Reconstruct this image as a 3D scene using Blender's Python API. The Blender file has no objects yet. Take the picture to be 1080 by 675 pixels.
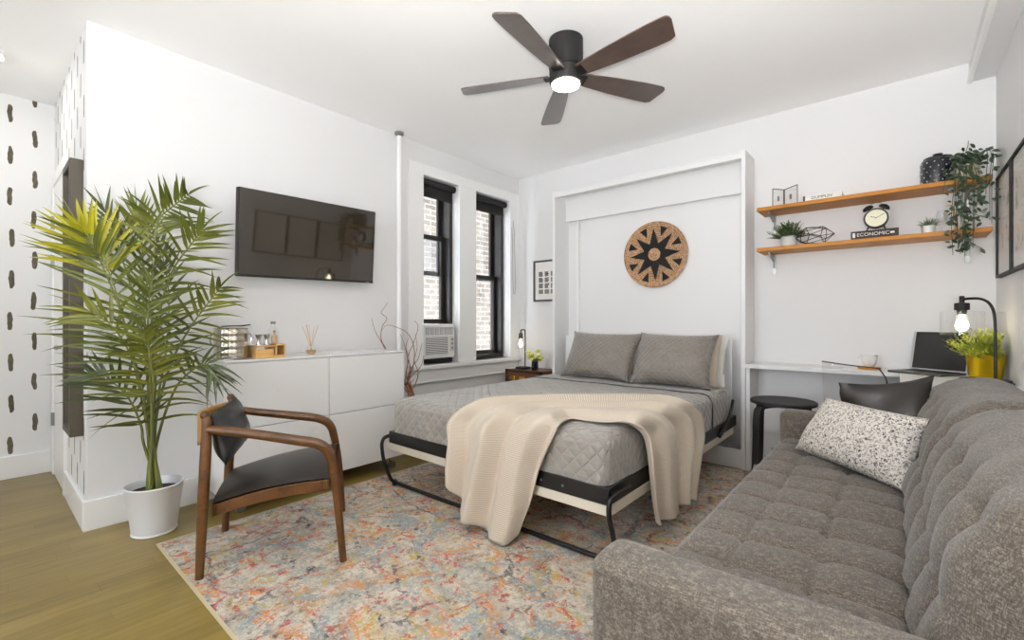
import bpy, bmesh, math, random
from mathutils import Vector, Matrix, noise as mnoise
PI = math.pi
C = bpy.context.scene.collection
sc = bpy.context.scene
V = Vector

# ------------------------------------------------------------------ survey helpers (room coordinates in metres, camera at x=0 y=0)
YAW = math.radians(40.3); FPX = 481.0; HC = 1.08
FW = (-math.sin(YAW), math.cos(YAW)); RT = (math.cos(YAW), math.sin(YAW))
def ray(u, v):
    l = (u-540)/FPX
    return V((FW[0]+l*RT[0], FW[1]+l*RT[1], (338.5-v)/FPX))
def at(u, v, t=None, x=None, y=None, z=None):
    d = ray(u, v)
    if x is not None: t = x/d.x
    if y is not None: t = y/d.y
    if z is not None: t = (z-HC)/d.z
    return V((0, 0, HC))+d*t
def wx(u, y): return at(u, 300, y=y).x
def wy(u, x): return at(u, 300, x=x).y

# ------------------------------------------------------------------ materials
def srgb(c):
    f = lambda v: v/12.92 if v <= 0.04045 else ((v+0.055)/1.055)**2.4
    return tuple(f(v/255.0) for v in c)+(1,)
class NT:
    def __init__(s, name):
        s.m = bpy.data.materials.new(name); s.m.use_nodes = True
        s.t = s.m.node_tree; s.n = s.t.nodes; s.l = s.t.links
        s.b = s.n['Principled BSDF']; s.out = s.n['Material Output']
    def node(s, typ, **kw):
        nd = s.n.new(typ)
        for k, v in kw.items(): setattr(nd, k, v)
        return nd
    def inp(s, nd, key, val):
        if val is None: return
        if isinstance(val, bpy.types.NodeSocket): s.l.new(val, nd.inputs[key])
        else: nd.inputs[key].default_value = val
    def math(s, op, a, b=None, c=None, clamp=False):
        nd = s.node('ShaderNodeMath', operation=op, use_clamp=clamp)
        s.inp(nd, 0, a); s.inp(nd, 1, b); s.inp(nd, 2, c)
        return nd.outputs[0]
    def coord(s, kind='Object', scale=(1, 1, 1), rot=(0, 0, 0), loc=(0, 0, 0)):
        tc = s.node('ShaderNodeTexCoord'); mp = s.node('ShaderNodeMapping')
        s.l.new(tc.outputs[kind], mp.inputs[0])
        mp.inputs['Scale'].default_value = scale; mp.inputs['Rotation'].default_value = rot; mp.inputs['Location'].default_value = loc
        return mp.outputs[0]
    def noise(s, vec, scale, detail=3, rough=0.5, dist=0.0):
        nd = s.node('ShaderNodeTexNoise')
        s.inp(nd, 'Vector', vec); s.inp(nd, 'Scale', scale); s.inp(nd, 'Detail', detail); s.inp(nd, 'Roughness', rough); s.inp(nd, 'Distortion', dist)
        return nd.outputs['Fac']
    def ramp(s, fac, stops, interp='LINEAR'):
        nd = s.node('ShaderNodeValToRGB'); s.inp(nd, 0, fac); cr = nd.color_ramp; cr.interpolation = interp
        while len(cr.elements) < len(stops): cr.elements.new(0.5)
        for e, (p, c) in zip(cr.elements, stops): e.position = p; e.color = c if len(c) == 4 else srgb(c)
        return nd.outputs[0]
    def mix(s, fac, a, b, mode='MIX'):
        nd = s.node('ShaderNodeMix', data_type='RGBA', blend_type=mode)
        s.inp(nd, 0, fac); s.inp(nd, 6, a); s.inp(nd, 7, b)
        return nd.outputs[2]
    def step(s, v, lo, hi):
        nd = s.node('ShaderNodeMapRange', interpolation_type='SMOOTHSTEP')
        s.inp(nd, 0, v); s.inp(nd, 1, lo); s.inp(nd, 2, hi)
        return nd.outputs[0]
    def sep(s, vec):
        nd = s.node('ShaderNodeSeparateXYZ'); s.inp(nd, 0, vec); return nd.outputs
    def bump(s, h, strength=0.5, dist=0.01):
        nd = s.node('ShaderNodeBump'); s.inp(nd, 'Height', h); s.inp(nd, 'Strength', strength); s.inp(nd, 'Distance', dist)
        s.l.new(nd.outputs[0], s.b.inputs['Normal'])
    def col(s, c): s.inp(s.b, 'Base Color', c)
def plain(name, rgb, rough=0.5, metal=0.0, coat=0.0, bump=0.0, bscale=200, var=0.0, spec=None):
    t = NT(name); c = srgb(rgb)
    t.b.inputs['Roughness'].default_value = rough; t.b.inputs['Metallic'].default_value = metal
    t.b.inputs['Coat Weight'].default_value = coat; t.b.inputs['Coat Roughness'].default_value = 0.08
    if spec is not None: t.b.inputs['Specular IOR Level'].default_value = spec
    co = t.coord()
    n = t.noise(co, bscale, 3)
    if var: t.col(t.mix(t.step(n, 0.3, 0.7), tuple(x*(1-var) for x in c[:3])+(1,), tuple(min(1, x*(1+var)) for x in c[:3])+(1,)))
    else: t.col(c)
    if bump: t.bump(n, bump, 0.002)
    return t.m
def emit(name, rgb, strength):
    t = NT(name); t.b.inputs['Base Color'].default_value = srgb(rgb)
    t.b.inputs['Emission Color'].default_value = srgb(rgb); t.b.inputs['Emission Strength'].default_value = strength
    return t.m
def clear(name, tint=(255, 255, 255), refl=0.12, rough=0.02, edge=.45):
    t = NT(name); t.n.remove(t.b)
    tr = t.node('ShaderNodeBsdfTransparent'); tr.inputs[0].default_value = srgb(tint)
    gl = t.node('ShaderNodeBsdfGlossy'); gl.inputs['Roughness'].default_value = rough
    lw = t.node('ShaderNodeLayerWeight'); lw.inputs[0].default_value = 0.25
    f = t.math('ADD', t.math('MULTIPLY', lw.outputs['Facing'], edge), refl*0.4, clamp=True)
    mx = t.node('ShaderNodeMixShader'); t.l.new(f, mx.inputs[0]); t.l.new(tr.outputs[0], mx.inputs[1]); t.l.new(gl.outputs[0], mx.inputs[2])
    t.l.new(mx.outputs[0], t.out.inputs[0])
    return t.m
M = {}
M['wall'] = plain('white wall paint', (228, 228, 228), 0.6, bump=0.06, bscale=90)
M['ceil'] = plain('white ceiling paint', (250, 250, 250), 0.8)
M['trim'] = plain('white satin trim', (242, 242, 241), 0.35)
M['cab'] = plain('white cabinet laminate', (234, 234, 234), 0.4)
M['gloss'] = plain('white gloss lacquer', (246, 246, 245), 0.22, coat=0.6)
M['pot'] = plain('white painted metal', (228, 230, 232), 0.4)
M['black'] = plain('black powder coated metal', (13, 12, 12), 0.4)
M['blackm'] = plain('matte black', (18, 17, 16), 0.6)
M['frame'] = plain('dark bronze window frame', (34, 32, 28), 0.45)
M['blind'] = plain('black roller blind fabric', (27, 26, 24), 0.85)
M['soil'] = plain('dark soil', (40, 30, 22), 0.95, bump=0.8, bscale=150, var=.4)
M['chrome'] = plain('polished chrome', (210, 208, 204), 0.12, metal=1)
M['steel'] = plain('brushed grey steel', (150, 150, 148), 0.35, metal=0.8)
M['brass'] = plain('polished brass', (222, 178, 70), 0.25, metal=1)
M['gold'] = plain('shiny gold pot metal', (240, 200, 30), 0.3, metal=0.75)
M['leather'] = plain('dark grey brown leather', (33, 27, 23), 0.36, bump=0.35, bscale=260, var=.1)
M['leatherc'] = plain('charcoal leather', (22, 22, 25), 0.42, bump=0.35, bscale=260, var=.1)
M['blackleather'] = plain('black leather cushion', (34, 29, 26), 0.3, bump=0.25, bscale=60)
M['white_fab'] = plain('white cotton', (232, 229, 222), 0.9, bump=0.2, bscale=300)
M['beige_fab'] = plain('beige linen', (205, 194, 178), 0.9, bump=0.2, bscale=300)
M['mirror'] = plain('mirror glass', (215, 215, 215), 0.02, metal=1)
M['plastic'] = plain('white plastic', (228, 228, 226), 0.45)
M['grille'] = plain('grey plastic grille', (120, 121, 122), 0.6)
M['paper'] = plain('white paper', (235, 233, 228), 0.8)
M['ink'] = plain('black ink', (40, 40, 42), 0.8)
M['concrete'] = plain('pale grey ceramic', (205, 205, 203), 0.7, var=.05)
M['ceramic'] = plain('white ceramic', (236, 236, 234), 0.3)
M['screen'] = plain('laptop display glass', (20, 18, 15), 0.18, coat=0.3)
M['tv'] = plain('television glass', (46, 40, 31), 0.04, spec=1.0)
M['silver'] = plain('silver laptop shell', (196, 197, 198), 0.35, metal=0.4)
M['darkgrey'] = plain('dark grey laptop deck', (78, 76, 72), 0.4)
M['board'] = plain('dark book cloth', (58, 48, 42), 0.7)
M['navy'] = plain('glossy navy black ceramic', (22, 24, 32), 0.25, coat=0.4)
M['dot'] = plain('silver glaze dot', (190, 196, 200), 0.3, metal=0.3)
M['twig'] = plain('reddish brown bark', (150, 104, 78), 0.9, var=.3, bscale=40)
M['reed'] = plain('pale reed', (205, 165, 115), 0.8)
M['oil'] = clear('amber scented oil', (240, 222, 190), 0.2)
M['glass'] = clear('clear glass', (255, 255, 255), 0.08, edge=.25)
M['acrylic'] = clear('clear acrylic', (252, 252, 252), 0.08, edge=.14)
M['pane'] = clear('window pane', (250, 252, 255), 0.08)
M['picglass'] = clear('picture glass', (254, 254, 254), 0.08, edge=.10)
M['bulb'] = emit('warm lit bulb', (255, 236, 204), 14)
M['fanlight'] = emit('lit fan diffuser', (255, 244, 226), 30)
M['hallfill'] = emit('added hall light diffuser', (255, 250, 242), 30)
M['shade_socket'] = plain('bronze lamp socket', (70, 64, 56), 0.4, metal=.6)
M['yellowflower'] = plain('yellow green rose petals', (222, 222, 118), 0.6, var=.2, bscale=60)
M['ptrunk'] = plain('brown leather trunk', (104, 66, 42), 0.5, bump=0.4, bscale=80, var=.25)
M['ptrim'] = plain('dark leather trunk edging', (62, 38, 24), 0.5)
M['art_sand'] = plain('faded yellow print', (214, 192, 140), 0.8, var=.15, bscale=20)

def wood(name, dark, light, scale=(30, 2, 30), rough=0.4, coat=0.0, contrast=(0.3, 0.7)):
    t = NT(name); co = t.coord(scale=scale)
    n = t.noise(co, 2.2, 5, 0.6, 0.6); n2 = t.noise(co, 9, 3)
    f = t.math('ADD', t.math('MULTIPLY', n, 0.75), t.math('MULTIPLY', n2, 0.25))
    t.col(t.ramp(f, [(contrast[0], dark), (contrast[1], light)]))
    t.b.inputs['Roughness'].default_value = rough; t.b.inputs['Coat Weight'].default_value = coat
    t.bump(f, 0.15, 0.002)
    return t.m
M['walnut'] = wood('walnut frame', (52, 30, 9), (104, 64, 24), (8, 8, 8))
M['plywood'] = wood('honey plywood', (150, 104, 52), (190, 142, 82), (4, 4, 25))
M['shelfwood'] = wood('varnished honey pine', (160, 96, 10), (206, 138, 22), (1.5, 30, 30), 0.5, 0.0)
M['fanwood'] = wood('dark walnut fan blade', (56, 42, 36), (84, 66, 58), (6, 6, 6), 0.3, 1.0)
M['fanwood'].node_tree.nodes['Principled BSDF'].inputs['Coat Roughness'].default_value = 0.28
M['bamboo'] = wood('pale bamboo', (196, 148, 84), (222, 180, 116), (6, 6, 30), 0.5)

def make_floor():
    t = NT('olive brown floor boards'); co = t.coord(); x, y, z = t.sep(co)
    w = 0.09
    row = t.math('FLOOR', t.math('DIVIDE', x, w))
    rnd = t.node('ShaderNodeTexWhiteNoise', noise_dimensions='1D'); t.l.new(row, rnd.inputs['W'])
    yy = t.math('ADD', t.math('DIVIDE', y, 0.9), t.math('MULTIPLY', rnd.outputs['Value'], 7.3))
    cell = t.math('FLOOR', yy)
    rn2 = t.node('ShaderNodeTexWhiteNoise', noise_dimensions='2D')
    cb = t.node('ShaderNodeCombineXYZ'); t.l.new(row, cb.inputs[0]); t.l.new(cell, cb.inputs[1]); t.l.new(cb.outputs[0], rn2.inputs['Vector'])
    g = t.noise(t.coord(scale=(14, 1.2, 1)), 3.0, 5, 0.6, 0.4)
    blot = t.noise(t.coord(scale=(1, .6, 1)), 2.0, 3)
    f = t.math('ADD', t.math('ADD', t.math('MULTIPLY', rn2.outputs['Value'], 0.16), t.math('MULTIPLY', g, 0.42)), t.math('MULTIPLY', blot, 0.42))
    base = t.ramp(f, [(0.3, (100, 82, 34)), (0.5, (126, 107, 54)), (0.72, (148, 128, 72))])
    fx = t.math('ABSOLUTE', t.math('SUBTRACT', t.math('FRACT', t.math('DIVIDE', x, w)), 0.5))
    fy = t.math('ABSOLUTE', t.math('SUBTRACT', t.math('FRACT', yy), 0.5))
    seam = t.math('MAXIMUM', t.step(fx, 0.485, 0.5), t.step(fy, 0.4975, 0.5))
    t.col(t.mix(t.math('MULTIPLY', seam, 0.4), base, srgb((84, 70, 42))))
    t.b.inputs['Roughness'].default_value = 0.35; t.b.inputs['Specular IOR Level'].default_value = 0.35; t.b.inputs['Coat Weight'].default_value = 0.15; t.b.inputs['Coat Roughness'].default_value = 0.12
    t.bump(t.math('SUBTRACT', t.math('MULTIPLY', g, 0.3), seam), 0.25, 0.002)
    return t.m
M['floor'] = make_floor()

def make_strokes(axis):
    t = NT('brush stroke wallpaper '+axis); co = t.coord(); x, y, z = t.sep(co)
    a = y if axis == 'y' else x
    px_, pz = 0.115, 0.285
    ca = t.math('DIVIDE', t.math('ADD', a, 10.0+0.0165), px_)
    col_ = t.math('FLOOR', ca)
    odd = t.math('MODULO', col_, 2.0)
    rn = t.node('ShaderNodeTexWhiteNoise', noise_dimensions='2D')
    cz = t.math('ADD', t.math('DIVIDE', t.math('ADD', z, 10.0-.377*.285), pz), t.math('MULTIPLY', odd, 0.5))
    cb = t.node('ShaderNodeCombineXYZ'); t.l.new(col_, cb.inputs[0]); t.l.new(t.math('FLOOR', cz), cb.inputs[1]); t.l.new(cb.outputs[0], rn.inputs['Vector'])
    r = t.math('MULTIPLY', t.math('SUBTRACT', rn.outputs['Value'], 0.5), 0.01)
    wob = t.math('MULTIPLY', t.math('SUBTRACT', t.noise(co, 14, 2), 0.5), 0.02)
    da = t.math('ADD', t.math('ADD', t.math('MULTIPLY', t.math('SUBTRACT', t.math('FRACT', ca), 0.5), px_), r), wob)
    dz = t.math('ADD', t.math('MULTIPLY', t.math('SUBTRACT', t.math('FRACT', cz), 0.5), pz), wob)
    e = t.math('ADD', t.math('POWER', t.math('ABSOLUTE', t.math('DIVIDE', da, 0.0125)), 2.6), t.math('POWER', t.math('ABSOLUTE', t.math('DIVIDE', dz, 0.062)), 4.0))
    mask = t.math('SUBTRACT', 1.0, t.step(e, 0.85, 1.15))
    t.col(t.mix(mask, srgb((230, 230, 230)), t.ramp(t.noise(t.coord(scale=(1, 1, .2)), 120, 2), [(0.3, (62, 56, 42)), (0.7, (98, 90, 72))])))
    t.b.inputs['Roughness'].default_value = 0.7
    return t.m
M['strokes_y'] = make_strokes('y'); M['strokes_x'] = make_strokes('x')

def make_brick():
    t = NT('pale painted brick'); co = t.coord(kind='UV')
    b = t.node('ShaderNodeTexBrick'); t.inp(b, 'Vector', co); t.inp(b, 'Scale', 1.0)
    b.inputs['Color1'].default_value = srgb((136, 127, 114)); b.inputs['Color2'].default_value = srgb((92, 83, 72)); b.inputs['Mortar'].default_value = srgb((164, 158, 150))
    b.inputs['Mortar Size'].default_value = 0.012; b.inputs['Brick Width'].default_value = 0.23; b.inputs['Row Height'].default_value = 0.085; b.inputs['Bias'].default_value = -0.1
    n = t.noise(co, 9, 4); n2 = t.noise(co, 40, 2)
    c = t.mix(t.math('MULTIPLY', t.step(n, 0.45, 0.7), 0.5), b.outputs['Color'], srgb((74, 66, 58)))
    t.col(t.mix(t.math('MULTIPLY', n2, 0.25), c, srgb((190, 186, 178))))
    t.b.inputs['Roughness'].default_value = 0.9
    t.bump(t.math('SUBTRACT', 1.0, b.outputs['Fac']), 0.6, 0.01)
    return t.m
M['brick'] = make_brick()

def make_rug():
    t = NT('distressed multicolour rug'); co = t.coord()
    warp = t.node('ShaderNodeTexNoise'); t.inp(warp, 'Vector', co); t.inp(warp, 'Scale', 3.0); t.inp(warp, 'Detail', 3)
    vm = t.node('ShaderNodeVectorMath', operation='MULTIPLY_ADD'); t.l.new(warp.outputs['Color'], vm.inputs[0]); vm.inputs[1].default_value = (0.22, 0.22, 0); t.l.new(co, vm.inputs[2])
    wco = vm.outputs[0]
    def N(scale, det=3, rough=.6, off=0.0, warped=False, dist=0.0, st=(1, 1, 1)):
        v = t.coord(loc=(off, off*1.7, 0), scale=st)
        if warped:
            a = t.node('ShaderNodeVectorMath', operation='ADD'); t.l.new(wco, a.inputs[0]); a.inputs[1].default_value = (off, off*1.3, 0); v = a.outputs[0]
        return t.noise(v, scale, det, rough, dist)
    fine = N(62, 4, .75, 1.1)
    fine2 = N(48, 3, .7, 7.7)
    base = t.ramp(N(7, 4, .65, 2.2), [(0.34, (156, 146, 130)), (0.5, (194, 183, 165)), (0.66, (216, 206, 190))])
    c = t.mix(t.math('MULTIPLY', t.step(fine, 0.5, 0.62), 0.6), base, srgb((150, 136, 120)))
    def layer(c, big, lo, hi, small, slo, shi, rgb, amt=0.9):
        m = t.math('MULTIPLY', t.step(big, lo, hi), t.step(small, slo, shi))
        return t.mix(t.math('MULTIPLY', m, amt), c, srgb(rgb))
    c = layer(c, N(7.8, 3, .6, 3.3, True), 0.44, 0.60, N(52, 4, .75, 4.4), 0.45, 0.57, (150, 156, 152), .8)
    c = layer(c, N(9.1, 3, .6, 9.3, True), 0.50, 0.62, N(60, 4, .75, 5.5), 0.49, 0.58, (112, 132, 138), .7)
    c = layer(c, N(7.5, 3, .6, 11.3, True), 0.54, 0.62, N(46, 4, .75, 6.5), 0.46, 0.53, (180, 154, 60), .9)
    c = layer(c, N(11.4, 3, .6, 15.3, True), 0.56, 0.64, N(50, 4, .75, 8.5), 0.45, 0.52, (206, 124, 60), .95)
    c = layer(c, N(12.5, 3, .6, 21.3, True), 0.58, 0.64, N(48, 4, .75, 10.5), 0.45, 0.52, (176, 66, 52), .95)
    c = layer(c, N(10.2, 3, .6, 27.3, True), 0.52, 0.62, N(54, 4, .75, 12.5), 0.48, 0.56, (122, 94, 78), .85)
    c = layer(c, N(12.0, 3, .6, 33.3, True), 0.60, 0.66, N(40, 3, .7, 14.5), 0.47, 0.53, (56, 48, 66), .95)
    # curving vine outlines
    def vines(c, scale, off, rgb, wdt, amt):
        vo = t.node('ShaderNodeTexVoronoi', feature='DISTANCE_TO_EDGE'); a = t.node('ShaderNodeVectorMath', operation='ADD'); t.l.new(wco, a.inputs[0]); a.inputs[1].default_value = (off, off, 0)
        t.l.new(a.outputs[0], vo.inputs['Vector']); vo.inputs['Scale'].default_value = scale
        line = t.math('SUBTRACT', 1.0, t.step(vo.outputs['Distance'], wdt*0.5, wdt))
        brk = t.math('MULTIPLY', t.step(N(5, 2, .5, off+40), 0.47, 0.57), t.step(fine2, 0.4, 0.5))
        return t.mix(t.math('MULTIPLY', t.math('MULTIPLY', line, brk), amt), c, srgb(rgb))
    c = vines(c, 3.1, 4.4, (196, 132, 64), 0.035, .9)
    c = vines(c, 3.7, 8.1, (178, 60, 58), 0.03, .85)
    c = vines(c, 2.6, 13.1, (60, 52, 66), 0.025, .9)
    c = vines(c, 3.3, 19.1, (122, 142, 150), 0.06, .8)
    # medallion rings
    x, y, z = t.sep(wco)
    def ring(c, cx, cy, r, w, rgb):
        dx = t.math('SUBTRACT', x, cx+.11); dy = t.math('SUBTRACT', y, cy+.11)
        d = t.math('SQRT', t.math('ADD', t.math('MULTIPLY', dx, dx), t.math('MULTIPLY', dy, dy)))
        k = t.math('SUBTRACT', 1.0, t.step(t.math('ABSOLUTE', t.math('SUBTRACT', d, r)), w*.5, w))
        return t.mix(t.math('MULTIPLY', t.math('MULTIPLY', k, t.step(fine2, 0.42, 0.54)), .55), c, srgb(rgb))
    for (cx, cy) in ((.0, -.15), (-.05, .95), (.05, -1.1)):
        c = ring(c, cx, cy, .34, .016, (200, 132, 60)); c = ring(c, cx, cy, .27, .028, (128, 148, 152)); c = ring(c, cx, cy, .17, .012, (188, 66, 60)); c = ring(c, cx, cy, .07, .02, (196, 168, 80))
    c = t.mix(t.math('MULTIPLY', t.step(fine2, 0.53, 0.64), 0.6), c, srgb((212, 203, 188)))
    c = t.mix(t.math('MULTIPLY', t.step(N(80, 2, .6, 50), 0.58, 0.7), 0.45), c, srgb((88, 76, 70)))
    t.col(c)
    t.b.inputs['Roughness'].default_value = 0.95; t.b.inputs['Sheen Weight'].default_value = 0.1
    t.bump(t.math('ADD', t.noise(co, 300, 2), fine), 0.4, 0.003)
    return t.m
M['rug'] = make_rug()
M['rugedge'] = plain('rug binding', (196, 182, 150), 0.9)

def make_quilt(name, a_, b_, s=0.052):
    t = NT(name); co = t.coord(kind='UV'); x, y, z = t.sep(co)
    def tri(v): return t.math('ABSOLUTE', t.math('SUBTRACT', t.math('FRACT', v), 0.5))
    p = tri(t.math('ADD', t.math('DIVIDE', t.math('ADD', x, y), s*1.41), 50.0)); q = tri(t.math('ADD', t.math('DIVIDE', t.math('SUBTRACT', x, y), s*1.41), 50.0))
    m = t.math('MINIMUM', t.math('SUBTRACT', 0.5, p), t.math('SUBTRACT', 0.5, q))      # 0 on the stitching
    h = t.math('POWER', t.math('MULTIPLY', m, 2.0), 0.45)
    weave = t.noise(t.coord(kind='UV', scale=(1, 1, 1)), 500, 2)
    wr = t.noise(co, 14, 3)
    t.col(t.mix(t.step(t.math('ADD', weave, t.math('MULTIPLY', wr, .4)), 0.5, 0.9), srgb(a_), srgb(b_)))
    t.b.inputs['Roughness'].default_value = 0.5; t.b.inputs['Sheen Weight'].default_value = 0.5; t.b.inputs['Sheen Roughness'].default_value = 0.35; t.b.inputs['Specular IOR Level'].default_value = 0.6
    t.bump(t.math('ADD', h, t.math('ADD', t.math('MULTIPLY', weave, 0.08), t.math('MULTIPLY', wr, 0.9))), 0.9, 0.0075)
    return t.m
M['quilt'] = make_quilt('grey quilted bedspread', (142, 137, 129), (166, 161, 153), 0.052)
M['sham'] = make_quilt('grey quilted sham', (124, 117, 109), (146, 139, 131), 0.036)

def make_knit():
    t = NT('cream rib knit'); co = t.coord(kind='UV'); x, y, z = t.sep(co)
    row = t.math('SINE', t.math('MULTIPLY', x, 2*PI/0.0085))
    cr = t.math('SINE', t.math('ADD', t.math('MULTIPLY', y, 2*PI/0.006), t.math('MULTIPLY', row, .8)))
    h = t.math('ADD', t.math('MULTIPLY', row, 0.7), t.math('MULTIPLY', cr, 0.4))
    t.col(t.mix(t.step(h, -1.0, 0.4), srgb((182, 166, 144)), srgb((219, 207, 190))))
    t.b.inputs['Roughness'].default_value = 0.9; t.b.inputs['Sheen Weight'].default_value = 0.3
    t.bump(h, 0.35, 0.0018)
    return t.m
M['knit'] = make_knit()

def make_sofa():
    t = NT('grey brown woven upholstery')
    a = t.noise(t.coord(scale=(1, 12, 1)), 66, 3, .7); b = t.noise(t.coord(scale=(12, 1, 3)), 66, 3, .7); c = t.noise(t.coord(scale=(1, 1, 14)), 60, 2, .7)
    f = t.math('MULTIPLY', t.math('ADD', t.math('ADD', a, b), c), 1/3.0)
    f2 = t.math('ADD', t.math('MULTIPLY', f, .8), t.math('MULTIPLY', t.noise(t.coord(), 260, 2), .2))
    t.col(t.ramp(f2, [(0.38, (46, 40, 34)), (0.5, (88, 80, 71)), (0.61, (146, 137, 125))]))
    t.b.inputs['Roughness'].default_value = 0.95; t.b.inputs['Sheen Weight'].default_value = 0.2
    t.bump(f2, 0.6, 0.003)
    return t.m
M['sofa'] = make_sofa()
M['seam'] = plain('dark seam welt', (76, 70, 64), 0.9)
def make_boucle():
    t = NT('speckled black and cream boucle'); co = t.coord()
    n = t.noise(co, 120, 3, .75, .8); k = t.noise(co, 80, 2, .5)
    t.col(t.ramp(n, [(0.37, (48, 44, 41)), (0.43, (130, 122, 114)), (0.48, (226, 218, 208)), (0.7, (245, 240, 232))]))
    t.b.inputs['Roughness'].default_value = 0.95
    t.bump(k, 1.0, 0.009)
    return t.m
M['boucle'] = make_boucle()
def make_basket():
    t = NT('woven straw coil'); co = t.coord(); x, y, z = t.sep(co)
    r = t.math('SQRT', t.math('ADD', t.math('MULTIPLY', x, x), t.math('MULTIPLY', z, z)))
    coil = t.math('SINE', t.math('MULTIPLY', r, 2*PI/0.014))
    n = t.noise(co, 60, 3, .7)
    t.col(t.ramp(t.math('ADD', t.math('MULTIPLY', n, .8), t.math('MULTIPLY', coil, .09)), [(0.25, (132, 94, 66)), (0.42, (186, 146, 110)), (0.6, (214, 182, 146))]))
    t.b.inputs['Roughness'].default_value = 0.85; t.bump(coil, 0.5, 0.003)
    return t.m
M['straw'] = make_basket()
M['strawblack'] = plain('black dyed straw', (24, 22, 22), 0.85, bump=.4, bscale=90)
def make_leaf(name, stops, scale=3.0, rough=0.42):
    t = NT(name); n = t.noise(t.coord(), scale, 3, .6)
    t.col(t.ramp(n, stops)); t.b.inputs['Roughness'].default_value = rough
    t.b.inputs['Subsurface Weight'].default_value = 0.0
    return t.m
M['palm'] = make_leaf('palm leaf green', [(0.3, (54, 64, 20)), (0.5, (88, 96, 28)), (0.68, (126, 126, 38))])
M['palmy'] = make_leaf('young palm leaf yellow green', [(0.3, (134, 134, 30)), (0.65, (188, 180, 42))])
M['palmd'] = make_leaf('old palm leaf dark green', [(0.3, (40, 52, 28)), (0.65, (78, 88, 40))])
M['stem'] = make_leaf('palm stem', [(0.3, (84, 92, 44)), (0.65, (120, 122, 60))])
M['ivy'] = make_leaf('dark trailing leaf', [(0.3, (24, 40, 26)), (0.65, (58, 76, 48))], 20)
M['grass'] = make_leaf('grassy leaf', [(0.3, (40, 58, 34)), (0.65, (92, 110, 66))], 20)
M['lime'] = make_leaf('lime green leaf', [(0.35, (84, 100, 50)), (0.5, (168, 178, 60)), (0.65, (222, 222, 90))], 14)
M['succ'] = make_leaf('grey green succulent', [(0.3, (92, 112, 88)), (0.65, (138, 156, 124))], 20)
def make_print(seed):
    t = NT('framed print %d' % seed); co = t.coord(loc=(seed*3.1, seed*1.7, 0)); x, y, z = t.sep(t.coord())
    n = t.noise(co, 9, 5, .7); g = t.step(z, -0.16, 0.06)
    low = srgb((246, 218, 150)) ; up = srgb((240, 232, 224))
    bg = t.mix(t.step(z, -0.12, -0.02), low, up)  # yellow lower band paints the shelf's reflection in the glass into the print
    t.col(t.mix(t.math('MULTIPLY', t.step(n, 0.52, 0.64), 0.6), bg, srgb((124, 116, 108))))
    t.b.inputs['Roughness'].default_value = 0.7
    return t.m

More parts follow.
